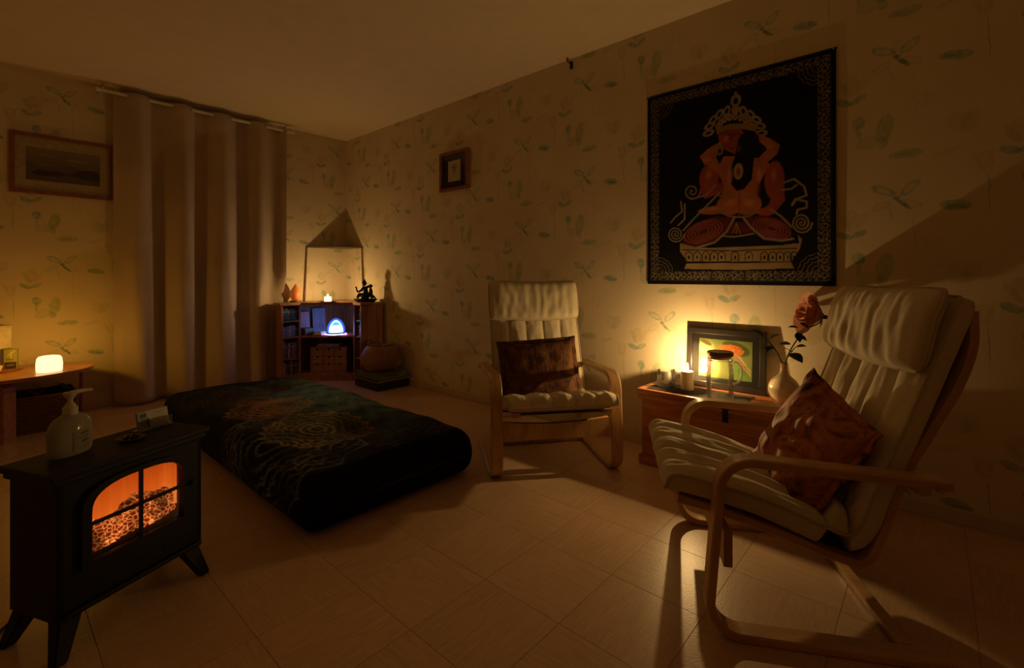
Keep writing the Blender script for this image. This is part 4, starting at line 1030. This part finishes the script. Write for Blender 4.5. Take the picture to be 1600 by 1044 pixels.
def lbl(X, Z):
    p = Paint(X, Z, (.24, .22, .14)); p.line([(-.004, .047), (.018, .049)], .0026, (.05, .05, .045)); p.line([(-.014, .036), (.02, .037)], .0018, (.10, .10, .09)); p.line([(.0, .024), (.018, .026)], .0036, (.03, .03, .03))
    p.line([(-.014, .014), (.02, .014)], .0013, (.14, .13, .12)); p.line([(-.01, .008), (.02, .008)], .0013, (.14, .13, .12)); return p.c
slab_print('front_label', .046, .055, .0008, 47, 40, lbl, M_['print'], bo, (.0, .0385, .012), (0, 0, PI), bend=lambda X, Z: (X/.059)**2*.0215)
cdh = thing('card_holder', 'clear stand of business cards at the back of the stove top', 'card holder', (2.822, -2.285, ZV), math.atan2(-.919, .395)+PI-.05)
ac = thin_glass('acrylic', (.96, .97, .96), 1.4, .03, .05)
bm = B(); box(bm, (0, 0, .0025), (.112, .034, .004)); obj('foot', bm, ac, cdh)
bm = B(); box(bm, (0, -.011, .018), (.108, .002, .026)); obj('front_lip', bm, ac, cdh)
def crd(X, Z):
    p = Paint(X, Z, (.60, .58, .52)); p.poly([(-.049, 0), (-.012, 0), (-.022, .056), (-.049, .056)], (.30, .34, .34)); p.ell(-.034, .042, .006, .007, (.05, .04, .035)); p.ell(-.024, .043, .005, .006, (.04, .035, .03)); p.ell(-.030, .018, .011, .02, (.20, .22, .24)); p.ell(-.017, .016, .006, .018, (.03, .03, .03))
    p.line([(.004, .044), (.034, .046)], .0016, (.32, .12, .10)); p.line([(-.002, .034), (.030, .034)], .0012, (.2, .2, .19)); p.line([(-.002, .027), (.022, .027)], .0012, (.2, .2, .19)); return p.c
for k in range(5):
    c_ = slab_print('business_card', .098, .056, .0006, 50, 30, crd, M_['print'], cdh, (0, -.006+k*.0016, .0048), (math.radians(-12), 0, 0))
ds = thing('trinket_dish', 'small dark dish of trinkets in the middle of the stove top', 'dish', (2.925, -2.362, ZV))
obj('dish', lathe(B(), [(0, 0), (.022, 0), (.036, .006), (.038, .010), (.035, .010), (.021, .003), (0, .003)], 32), M_['dark_wood'], ds, True, angle=50)
bm = B()
for k in range(5): ball(bm, (.014*math.cos(k*1.26), .014*math.sin(k*1.26), .009), .008, (1, .8, .7), seg=10, rings=8)
obj('pebbles', bm, M_['bronze'], ds, True)

# ------------------------------------------------------------------ oval table by the left wall
tb = thing('oval_table', 'low oval table with bentwood legs at the left wall', 'table', (.355, -2.76, 0))
oval = [(.335*math.copysign(abs(math.cos(a))**.9, math.cos(a)), .615*math.copysign(abs(math.sin(a))**.9, math.sin(a))) for a in np.linspace(0, 2*PI, 73)[:-1]]
tp = prism(B(), oval, .373, .393); obj('top', tp, M_['table_wood'], tb, False)
for lx_, ly_, ang in ((.235, .195, -.75), (-.155, .57, .0), (.24, -.25, -2.3), (-.16, -.5, 3.1)):
    lg = B(); pth = fillet([(0, .0, 0), (0, -.0, .364), (0, -.16, .364)], [.05], 8)
    strip(lg, [(p.y, p.z) for p in pth], .085, .02)
    obj('leg', lg, M_['table_wood'], tb, True, (lx_, ly_, 0), (0, 0, ang), 40)
ZQ = .394
lc = thing('squat_candle', 'squat glowing candle on the oval table', 'candle', (.485, -2.377, ZQ))
obj('wax', lathe(B(), [(0, 0), (.060, 0), (.064, .006), (.065, .05), (.061, .085), (.052, .098), (.035, .102), (.015, .099), (0, .097)], 40), glow('glowing_wax', (1.0, .60, .24), 2.6), lc, True, angle=60)
wk = B(); tube(wk, [(0, 0, .096), (.001, 0, .106)], .0014, 6); obj('wick', wk, M_['black_metal'], lc)
point('squat_candle_light', (.485, -2.377, ZQ+.13), TABLE_CANDLE_W, AMBER, .03)
dd = thing('round_tray', 'round wooden tray at the picture edge of the oval table', 'tray', (.20, -2.63, ZQ))
obj('plate', lathe(B(), [(0, 0), (.13, 0), (.150, .008), (.152, .012), (.147, .012), (.128, .005), (0, .005)], 44), M_['table_wood'], dd, True, angle=50)
bxx = thing('paper_lantern_box', 'tall pale translucent box behind the small printed packet on the tray', 'box', (.115, -2.610, ZQ+.0135), .5)
obj('body', box(B(), (0, 0, .135), (.11, .11, .27), bev=.006), plain('pale_cardboard', (.62, .56, .42), .6, bstr=0), bxx); obj('box_lid', box(B(), (0, 0, .2745), (.116, .116, .010), bev=.003), plain('pale_lid', (.50, .46, .36), .6, bstr=0), bxx)
pk = thing('printed_packet', 'small green printed packet standing on the tray', 'packet', (.205, -2.545, ZQ+.0055), math.radians(66))
obj('carton', box(B(), (0, .011, .065), (.066, .02, .13), bev=.001), plain('olive_carton', (.20, .20, .06), .5, bstr=0), pk)
def pck(X, Z):
    p = Paint(X, Z, (.42, .44, .10)); p.poly([(-.03, 0), (.03, 0), (.03, .042), (-.03, .042)], (.08, .06, .04)); p.line([(-.012, .085), (.02, .115)], .005, (.75, .7, .45)); p.line([(.004, .06), (.004, .11)], .004, (.8, .75, .5)); p.line([(-.022, .06), (.012, .06)], .004, (.1, .12, .03)); p.line([(-.016, .02), (.016, .024)], .003, (.5, .45, .3)); return p.c
slab_print('printed_face', .0655, .129, .0008, 36, 60, pck, M_['print'], pk, (0, -.0002, .0005))
cu = thing('white_cup', 'tiny white cup in front of the printed packet', 'cup', (.262, -2.60, ZQ+.0055))
obj('bowl', lathe(B(), [(0, 0), (.012, 0), (.017, .012), (.021, .034), (.020, .034), (.015, .012), (0, .006)], 24), M_['ceramic'], cu, True, angle=50)
hb = B(); tube(hb, smooth_path([(.018, 0, .028), (.028, 0, .027), (.028, 0, .014), (.017, 0, .010)], 4), .002, 6); obj('handle', hb, M_['ceramic'], cu, True)
wb = thing('wicker_storage_basket', 'dark wicker basket on the floor under the oval table', 'basket', (.30, -2.385, 0))
bm = B(); ww, wd, wh = .34, .30, .225
for k in range(15):
    z = .008+k*.0147; s = 1-.05*(1-k/15); off = .003*(k % 2)
    pts = []
    for (a0, b0), (a1, b1) in zip(((-1, -1), (1, -1), (1, 1), (-1, 1)), ((1, -1), (1, 1), (-1, 1), (-1, -1))):
        for q in range(14):
            t = q/14; x, y = (a0+(a1-a0)*t)*ww/2*s, (b0+(b1-b0)*t)*wd/2*s; nrm = Vector((x, y, 0)).normalized()*.004*math.sin(q*PI+k*PI)
            pts.append((x+nrm.x+.003*math.cos((q+k)*PI)*(1 if a0 == a1 else 0), y+.003*math.cos((q+k)*PI)*(1 if b0 == b1 else 0), z))
    tube(bm, pts, .0068, 6, True)
obj('weave', bm, M_['wicker'], wb, True)
bm = B(); box(bm, (0, 0, .02), (ww-.03, wd-.03, .02)); obj('bottom', bm, M_['wicker'], wb)
bm = B(); tube(bm, [(-ww/2, -wd/2, wh+.004), (ww/2, -wd/2, wh+.004), (ww/2, wd/2, wh+.004), (-ww/2, wd/2, wh+.004)], .010, 8, True); obj('rim', bm, M_['wicker'], wb, True)
for (x, y, r, nm) in ((.34, -2.475, .07, 'dark crumpled cloth heaped at the left in the wicker basket'), (.29, -2.315, .08, 'dark crumpled cloth bulging at the right of the wicker basket')):
    bm = B(); bmesh.ops.create_icosphere(bm, subdivisions=4, radius=1)
    for v in bm.verts: v.co = v.co*(1+.22*mnoise.noise(v.co*2.3+Vector((x*9, 0, 0)))) ; v.co = Vector((v.co.x*r, v.co.y*r*.95, v.co.z*r*.95))
    tag(obj('crumpled_cloth', bm, M_['dark_cloth'], None, True, (x, y, .19)), nm, 'cloth', 'cloths in the wicker basket')

# ------------------------------------------------------------------ curtain and rod
XR = .115
cu_ = thing('curtain', 'long pale eyelet curtain hanging from the rod at the left wall', 'curtain', (0, 0, 0))
y0, y1, per = -1.995, -.70, .298
nu, nv = 320, 60; V = np.zeros((nu*nv, 3))
for i in range(nu):
    u = i/(nu-1); y = y0+(y1-y0)*u; ph = 2*PI*(y-y0)/per + PI
    for j in range(nv):
        v = j/(nv-1); z = .018+(2.452-.018)*(1-v)
        amp = .042+.010*v; sway = .012*v*math.sin(ph*.37+1.2)
        x = XR + amp*math.cos(ph+ .35*v*math.sin(ph*.5)) + sway + .004*math.sin(ph*3.1+z*3)*v
        yy = y + .02*v*math.sin(ph+.6) + (.06*(v**1.2)*(.5-u)*.7 if u < .5 else 0)
        w = max(0, min(1, (1.05-z)/.22)); w = w*w*(3-2*w)*max(0, min(1, (yy+.95)/.12))
        x = x*(1-w) + w*(.055+.022*math.cos(ph))
        V[i*nv+j] = (max(x, .02), yy, z)
o = grid_mesh('cloth', V, nu, nv, M_['curtain'], cu_)
sd = o.modifiers.new('thickness', 'SOLIDIFY'); sd.thickness = .0018
zr = 2.43
for k in range(11):
    ph = PI/2+PI*k; y = y0+(ph-PI)*per/(2*PI)
    if not (y0+.01 < y < y1-.005): continue
    tr = B(); ang = (.9 if k % 2 else -.9)
    tube(tr, [(XR+.024*math.cos(a)*.8, y+.024*math.cos(a)*.55*(1 if k % 2 else -1), zr+.024*math.sin(a)) for a in np.linspace(0, 2*PI, 25)[:-1]], .0032, 6, True); obj('eyelet', tr, M_['steel'], cu_, True)
rd = thing('curtain_rod', 'white curtain rod just under the ceiling at the left wall', 'curtain rod', (XR, -1.36, zr))
bm = B(); tube(bm, [(0, -.72, 0), (0, .72, 0)], .0125, 14); obj('rod', bm, M_['white_rod'], rd, True, angle=40)
for y in (-.70, .70):
    bm = B(); box(bm, (-.0535, y, .012), (.118, .014, .03), bev=.003); box(bm, (-.111, y, .0), (.006, .03, .07), bev=.002); obj('bracket', bm, M_['white_rod'], rd)
    bm = B(); ball(bm, (0, y+math.copysign(.03, y), 0), .018, seg=14, rings=10); obj('finial', bm, M_['white_rod'], rd, True)

# ------------------------------------------------------------------ pictures, tapestry and hook on the walls
def framed(label, w, h, fb, dep, fmat, inner_fn, loc, rz, iw, ih, mount):
    t = thing('wall_picture', label, 'picture', loc, rz)
    bm = B()
    for c, s in (((0, 0, fb/2), (w, dep, fb)), ((0, 0, h-fb/2), (w, dep, fb)), ((-w/2+fb/2, 0, h/2), (fb, dep, h-2*fb)), ((w/2-fb/2, 0, h/2), (fb, dep, h-2*fb))): box(bm, c, s, bev=.002)
    obj('moulding', bm, fmat, t)
    obj('mount', box(B(), (0, .003, h/2), (w-2*fb+.004, .004, h-2*fb+.004)), mount, t)
    slab_print('print', iw, ih, .0008, 90, 60, inner_fn, M_['print'], t, (0, -.0002, h/2-ih/2))
    obj('pane', box(B(), (0, -.004, h/2), (w-2*fb+.004, .001, h-2*fb+.004)), thin_glass('pane', (.97, .97, .97), .12, .08), t)
    return t
def hills(X, Z):
    p = Paint(X, Z, (.20, .15, .11)); n = np.sin(X*26+1)*.012+np.sin(X*61)*.005
    p.put(np.clip((Z-.15)/.08, 0, 1)*.8, (.30, .23, .17))
    p.put((Z < .115+n)*.7, (.13, .095, .07)); p.put((Z < .082-n*1.3+.018*np.sin(X*13))*.85, (.05, .036, .028)); p.put((Z < .045+n*.8)*.85, (.16, .12, .09))
    p.ell(.08, .17, .07, .012, (.38, .30, .22), 0, .6); p.ell(-.09, .185, .06, .009, (.36, .28, .2), 0, .5)
    return p.c
framed('wide brown-framed monochrome landscape print left of the curtain', .562, .432, .026, .022, M_['brown_frame'], hills, (.0125, -2.264, 1.610), PI/2, .40, .235, plain('beige_mount', (.46, .38, .25), .8, bstr=0))
def sign(X, Z):
    p = Paint(X, Z, (.62, .55, .42)); p.line([(0, .10), (0, .04)], .0025, (.3, .2, .12)); [p.ell(.022*math.cos(k*1.2566+.3), .112+.022*math.sin(k*1.2566+.3), .015, .010, (.32, .22, .13), k*1.2566+.3) for k in range(5)]; p.ell(0, .112, .008, .008, (.2, .13, .08)); p.ell(.014, .066, .014, .005, (.3, .22, .12), .6); p.ell(-.014, .056, .014, .005, (.3, .22, .12), -.6); return p.c
framed('small brown-framed drawing with dark mount on the right wall', .355, .332, .024, .034, M_['brown_frame'], sign, (1.803, -.018, 1.742), 0, .155, .175, plain('near_black_mount', (.014, .011, .009), .9, bstr=0, spec=.1))

TAP = [
  ('e','silver',359,837,20,34,-1.413716694115407),
  ('e','dark',359,837,8,17,-1.413716694115407),
  ('e','silver',366,875,20,34,-1.1309733552923256),
  ('e','dark',366,875,8,17,-1.1309733552923256),
  ('e','silver',386,906,20,34,-0.8482300164692441),
  ('e','dark',386,906,8,17,-0.8482300164692441),
  ('e','silver',417,928,20,32,-0.5654866776461628),
  ('e','dark',417,928,8,16,-0.5654866776461628),
  ('e','silver',455,937,19,32,-0.2827433388230814),
  ('e','dark',455,937,8,16,-0.2827433388230814),
  ('e','silver',497,933,18,32,-0.0),
  ('e','dark',497,933,7,16,-0.0),
  ('e','silver',537,918,19,32,0.2827433388230814),
  ('e','dark',537,918,8,16,0.2827433388230814),
  ('e','silver',573,892,18,32,0.5654866776461628),
  ('e','dark',573,892,7,16,0.5654866776461628),
  ('e','silver',601,859,18,32,0.8482300164692441),
  ('e','dark',601,859,7,16,0.8482300164692441),
  ('e','silver',619,822,17,31,1.1309733552923256),
  ('e','dark',619,822,7,16,1.1309733552923256),
  ('e','silver',625,784,18,31,1.413716694115407),
  ('e','dark',625,784,7,16,1.413716694115407),
  ('e','silver',410,862,14,22,0),
  ('e','red',410,862,5,9,0),
  ('e','silver',424,881,15,22,0),
  ('e','red',424,881,5,8,0),
  ('e','silver',445,894,14,22,0),
  ('e','red',445,894,5,8,0),
  ('e','silver',470,899,14,22,0),
  ('e','red',470,899,5,8,0),
  ('e','silver',497,897,13,21,0),
  ('e','red',497,897,5,8,0),
  ('e','silver',523,887,14,22,0),
  ('e','red',523,887,5,8,0),
  ('e','silver',547,871,14,22,0),
  ('e','red',547,871,5,8,0),
  ('e','silver',566,851,14,21,0),
  ('e','red',566,851,5,8,0),
  ('e','silver',579,827,14,21,0),
  ('e','red',579,827,5,8,0),
  ('e','silver',500,983,28,35,0),
  ('e','dark',500,980,12,18,0),
  ('e','silver',500,934,23,21,0),
  ('e','gold',500,1018,8,16,0),
  ('p','gold',[(399,851),(465,865),(540,854),(601,825),(601,797),(528,827),(452,835),(406,818)]),
  ('p','flesh_red',[(410,811),(452,835),(528,827),(546,784),(522,722),(497,697),(458,720),(419,761)]),
  ('l','dark',3,[(441,802),(465,808),(485,796)]),
  ('l','dark',3,[(495,802),(510,804),(525,796)]),
  ('l','dark',4,[(454,791),(477,784)]),
  ('l','dark',3,[(471,731),(495,729)]),
  ('e','flesh_red',362,584,56,86,0),
  ('e','flesh_red',685,533,48,102,0),
  ('p','flesh_red',[(307,535),(338,475),(490,515),(490,558),(399,551)]),
  ('p','flesh_red',[(728,509),(733,426),(683,362),(619,380),(660,415),(683,476)]),
  ('p','flesh',[(359,695),(419,658),(439,696),(577,673),(613,654),(666,619),(613,524),(603,447),(619,393),(413,412),(426,466),(441,532),(413,604),(359,647)]),
  ('p','flesh',[(426,780),(359,751),(311,715),(338,664),(419,651),(399,696),(428,739)]),
  ('p','flesh',[(603,788),(666,748),(711,707),(697,663),(637,618),(589,638),(654,698),(613,745)]),
  ('e','gold',419,733,21,31,0),
  ('e','dark',419,727,8,13,0),
  ('e','hair',562,752,56,58,0),
  ('p','hair',[(505,745),(613,719),(589,658),(579,554),(540,506),(505,500),(475,541),(471,623),(497,686)]),
  ('e','silver',513,603,25,46,0),
  ('e','red',513,601,10,24,0),
  ('e','flesh',406,409,109,25,0),
  ('e','flesh_red',648,377,46,24,0),
  ('e','flesh',471,431,73,60,0),
  ('e','flesh',562,422,68,58,0),
  ('l','flesh_red',4,[(517,469),(517,369)]),
  ('l','gold',7,[(419,483),(490,486),(540,480),(607,459)]),
  ('l','gold',6,[(413,399),(465,370),(515,360),(565,361),(613,381)]),
  ('e','glint',471,441,43,29,0),
  ('e','glint',565,431,38,29,0),
  ('e','glint',471,596,20,67,0),
  ('e','glint',613,576,17,57,0),
  ('e','glint',352,690,27,16,0),
  ('e','glint',666,707,25,18,0),
  ('e','glint',359,605,24,36,0),
  ('e','glint',683,559,18,44,0),
  ('e','glint',452,789,20,27,0),
  ('e','glint',386,415,53,11,0),
  ('e','blush',517,456,12,67,0),
  ('e','blush',426,520,18,55,0),
  ('e','blush',607,498,17,52,0),
  ('e','blush',399,524,21,27,0),
  ('e','blush',717,485,16,38,0),
  ('e','blush',515,723,18,27,0),
  ('p','skirt',[(215,236),(230,293),(290,346),(399,375),(490,358),(454,286),(399,237),(290,212)]),
  ('p','skirt',[(540,354),(637,359),(717,333),(761,280),(764,236),(717,230),(637,243),(577,298)]),
  ('p','skirt',[(471,339),(540,334),(587,272),(439,274)]),
  ('l','red_line',3.4,[(431,325),(432,307),(423,288),(406,270),(380,254),(350,241),(318,233),(286,232),(258,236),(238,246),(226,261),(226,280),(235,300),(255,319),(282,335),(313,347),(345,354),(376,355),(402,350),(421,339),(431,325)]),
  ('l','red_line',3.4,[(754,259),(747,248),(733,239),(712,236),(688,238),(661,244),(635,255),(613,270),(596,286),(586,303),(585,319),(593,331),(608,339),(630,342),(655,339),(682,332),(707,321),(728,306),(744,290),(753,274),(754,259)]),
  ('l','red_line',3.4,[(414,319),(415,305),(407,289),(393,274),(372,261),(347,250),(320,244),(294,243),(272,246),(255,255),(246,267),(245,282),(253,299),(269,314),(291,328),(316,338),(343,343),(368,344),(390,340),(406,332),(414,319)]),
  ('l','red_line',3.4,[(740,265),(734,255),(722,248),(705,245),(685,247),(663,252),(642,261),(623,273),(609,287),(602,300),(601,313),(607,323),(620,330),(637,332),(658,330),(680,324),(701,315),(718,303),(732,290),(739,277),(740,265)]),
  ('l','red_line',3.4,[(397,314),(397,303),(391,290),(380,278),(363,268),(344,260),(323,255),(302,254),(285,257),(272,263),(264,273),(264,285),(270,298),(282,310),(299,320),(320,328),(341,333),(360,333),(377,330),(390,324),(397,314)]),
  ('l','red_line',3.4,[(725,270),(720,262),(711,257),(698,254),(682,256),(665,260),(648,267),(634,276),(623,287),(617,298),(616,308),(621,316),(631,321),(645,323),(661,321),(678,317),(694,309),(708,300),(719,290),(724,279),(725,270)]),
  ('l','red_line',3.4,[(379,309),(379,300),(375,291),(366,283),(355,275),(340,269),(325,266),(310,265),(298,267),(288,272),(283,279),(283,287),(287,297),(296,305),(308,313),(323,319),(338,322),(353,323),(365,320),(374,315),(379,309)]),
  ('l','red_line',3.4,[(710,275),(707,269),(700,265),(691,264),(679,265),(667,268),(655,273),(644,280),(637,287),(632,295),(632,302),(635,308),(642,312),(652,313),(664,312),(676,309),(688,304),(698,297),(706,289),(710,282),(710,275)]),
  ('l','red_line',3.4,[(361,303),(361,298),(359,292),(353,287),(346,282),(337,279),(328,276),(319,276),(311,277),(305,280),(302,285),(302,290),(304,296),(310,301),(317,306),(326,309),(336,311),(345,312),(352,310),(358,307),(361,303)]),
  ('l','red_line',3.4,[(696,280),(694,276),(689,274),(683,273),(676,274),(669,276),(661,279),(655,283),(650,288),(647,293),(647,297),(649,300),(653,303),(660,304),(667,303),(674,301),(682,298),(688,294),(693,289),(695,284),(696,280)]),
  ('l','silver',7,[(493,358),(454,286),(393,232),(290,205),(218,217)]),
  ('l','silver',7,[(538,354),(577,298),(637,240),(717,225),(768,232)]),
  ('l','silver',5,[(426,266),(490,257),(540,262),(589,268)]),
  ('l','gold',3,[(504,330),(484,274)]),
  ('l','gold',3,[(504,330),(503,273)]),
  ('l','gold',3,[(504,330),(522,272)]),
  ('l','silver',6,[(419,501),(359,445),(276,368),(218,308)]),
  ('l','silver',6,[(666,389),(717,346),(761,292)]),
  ('l','silver',4.5,[(223,286),(215,264),(197,249),(174,245),(152,253),(137,270),(133,291),(140,311),(155,323),(174,325),(192,318),(203,304),(207,287),(201,272),(189,263),(174,261),(160,267),(152,278),(149,291),(154,302),(163,308),(174,309),(184,305),(189,297),(190,288),(187,281),(181,277),(174,277),(169,280),(166,285),(166,290),(168,293),(171,294),(174,293),(175,291),(175,290)]),
  ('l','silver',5,[(849,305),(842,280),(826,264),(805,260),(785,269),(771,288),(767,311),(773,331),(787,344),(805,347),(821,339),(831,324),(834,306),(829,290),(818,280),(805,278),(792,284),(784,296),(782,310),(786,322),(795,329),(805,329),(813,325),(819,316),(819,307),(816,299),(811,295),(805,295),(800,298),(797,303),(797,308),(799,312),(802,313),(805,312),(806,310),(806,309)]),
  ('l','gold',4,[(836,306),(831,288),(819,278),(805,276),(791,282),(782,295),(780,310),(785,323),(794,330),(805,331),(814,326),(820,317),(821,307),(817,299),(811,294),(805,294),(799,298),(796,303),(797,308),(799,312),(802,313),(805,313),(806,310),(806,309)]),
  ('l','silver',5,[(316,520),(308,498),(291,485),(269,483),(248,493),(235,510),(232,530),(239,546),(252,555),(269,556),(283,548),(291,536),(293,522),(288,512),(279,507),(269,507),(261,512),(256,520),(257,527),(260,531),(265,533),(269,531),(271,529),(270,526)]),
  ('l','silver',6,[(264,483),(345,495),(399,544)]),
  ('l','silver',6,[(204,475),(211,417),(167,384),(144,357)]),
  ('l','silver',6,[(226,459),(226,372),(189,339)]),
  ('l','silver',6,[(728,515),(772,528),(815,485),(826,441),(783,427),(764,398)]),
  ('l','silver',6,[(717,479),(761,480),(783,496)]),
  ('l','silver',6,[(764,404),(778,428),(826,410),(826,380),(788,375),(783,353)]),
  ('p','stone',[(199,237),(201,186),(240,131),(761,120),(796,179),(807,228),(788,251),(794,210),(728,204),(490,201),(304,205)]),
  ('p','stone',[(223,88),(236,119),(528,119),(759,118),(772,86),(528,80)]),
  ('l','dark',4,[(211,198),(490,182),(783,184)]),
  ('l','dark',3,[(239,126),(528,118),(761,119)]),
  ('l','dark',3.2,[(230,137),(228,168),(239,182),(250,186),(262,181),(271,167),(270,136)]),
  ('e','dark',250,153,6,12,0),
  ('l','dark',3.2,[(277,136),(276,167),(286,181),(297,185),(308,180),(318,166),(316,135)]),
  ('e','dark',297,152,5,11,0),
  ('l','dark',3.2,[(326,134),(325,165),(334,179),(345,183),(356,178),(366,164),(364,134)]),
  ('e','dark',345,151,6,11,0),
  ('l','dark',3.2,[(370,134),(368,164),(378,178),(389,181),(399,177),(409,163),(407,133)]),
  ('e','dark',389,150,5,11,0),
  ('l','dark',3.2,[(410,133),(409,163),(418,176),(428,180),(439,176),(448,162),(447,132)]),
  ('e','dark',428,149,6,11,0),
  ('l','dark',3.2,[(479,131),(477,161),(486,174),(497,178),(507,173),(515,160),(514,130)]),
  ('e','dark',497,147,5,11,0),
  ('l','dark',3.2,[(548,130),(546,159),(555,172),(565,175),(575,171),(583,158),(582,129)]),
  ('e','dark',565,145,5,11,0),
  ('l','dark',3.2,[(623,128),(621,157),(630,169),(639,173),(648,169),(656,156),(655,127)]),
  ('e','dark',639,143,5,11,0),
  ('l','dark',3.2,[(661,127),(660,156),(668,168),(677,172),(686,168),(694,155),(693,127)]),
  ('e','dark',677,142,5,10,0),
  ('l','dark',3.2,[(696,127),(694,155),(702,167),(711,170),(720,166),(728,154),(727,126)]),
  ('e','dark',711,141,5,11,0),
  ('l','dark',3.2,[(729,126),(728,154),(736,166),(745,169),(754,165),(761,153),(760,125)]),
  ('e','dark',745,141,4,10,0),
  ('l','dark',3.2,[(757,125),(756,153),(764,165),(772,168),(781,164),(788,152),(787,125)]),
  ('e','dark',772,140,5,10,0),
]

TW, TH = .945, 1.125
TC = {'silver': (.30, .24, .155), 'gold': (.27, .17, .065), 'dark': (.006, .005, .005), 'red': (.28, .045, .02), 'flesh_red': (.30, .060, .022), 'flesh': (.38, .12, .042), 'glint': (.62, .27, .10), 'blush': (.24, .05, .02), 'hair': (.005, .0035, .004), 'skirt': (.10, .014, .012), 'red_line': (.30, .085, .06), 'stone': (.30, .21, .10)}
def tapestry(X, Z):
    x, z = (X+TW/2)*1000, Z*1000
    p = Paint(x, z, (.0045, .0035, .0035))
    W_, H_ = TW*1000, TH*1000
    d = np.minimum(np.minimum(x, W_-x), np.minimum(z, H_-z))
    sc = (np.sin(x*.115+1.8*np.sin(z*.083))*np.sin(z*.121+1.8*np.sin(x*.079)) + .6*np.sin(x*.31+z*.05)*np.sin(z*.29-x*.04))
    band = ((d > 24) & (d < 74))
    p.put(band*np.clip(1-np.abs(sc)/.34, 0, 1), (.27, .215, .14))
    p.put(band*np.clip(1-np.abs(np.hypot((x % 34)-17, (z % 34)-17)-11)/3.2, 0, 1)*.6, (.32, .26, .17))
    p.put(np.clip(1-np.abs(d-22)/2.5, 0, 1)*.35, (.14, .11, .07))
    for sx in (0, 1):
        for sz in (0, 1):
            r = np.hypot(x-(70 if not sx else W_-70), z-(70 if not sz else H_-70)); th = np.arctan2(z-(70 if not sz else H_-70), x-(70 if not sx else W_-70))
            p.put((r < 88)*(d > 70)*np.clip(1-np.abs((r % 19)-9.5+3*np.sin(th*14))/3.0, 0, 1)*.8, (.28, .225, .145))
    for s in TAP:
        if s[0] == 'p': p.poly(s[2], TC[s[1]])
        elif s[0] == 'e': p.ell(s[2], s[3], s[4], s[5], TC[s[1]], s[6], .55 if s[1] in ('glint', 'blush') else 1, .8 if s[1] in ('glint', 'blush') else .12)
        else: p.line(s[3], s[2], TC[s[1]])
    grain = .9+.12*np.sin(x*.043+np.sin(z*.031))*np.sin(z*.037)
    return p.c*grain[:, None]
tw = thing('wall_hanging', 'black batik wall hanging of a crowned couple on a lotus seat', 'wall hanging', (3.54+TW/2, -.0075, .972))
slab_print('cloth', TW, TH, .0015, 316, 376, tapestry, M_['cloth_print'], tw, bend=lambda X, Z: .0022*np.sin(X*9+.6)*np.sin(Z*2.2)+.0012*np.sin(X*21))
bm = B(); tube(bm, [(-TW/2-.004, 0, TH-.004), (TW/2+.004, 0, TH-.004)], .004, 8); obj('top_cord', bm, M_['dark_cloth'], tw, True)
for x in (-TW/2+.01, 0, TW/2-.01):
    bm = B(); tube(bm, [(x, -.006, TH-.006), (x, .014, TH-.006)], .0028, 8); obj('pin', bm, M_['steel'], tw, True)
hk = thing('wall_hook', 'small dark metal hook on the wall just under the ceiling', 'hook', (2.984, -.004, 2.455))
bm = B(); box(bm, (0, 0, 0), (.022, .006, .05), bev=.002); obj('plate', bm, M_['bronze'], hk)
bm = B(); tube(bm, smooth_path([(0, -.003, .012), (0, -.035, .010), (0, -.048, .022), (0, -.044, .036)], 5), .004, 8); tube(bm, [(0, -.003, -.012), (.028, -.030, -.016)], .0035, 8); obj('prong', bm, M_['bronze'], hk, True)
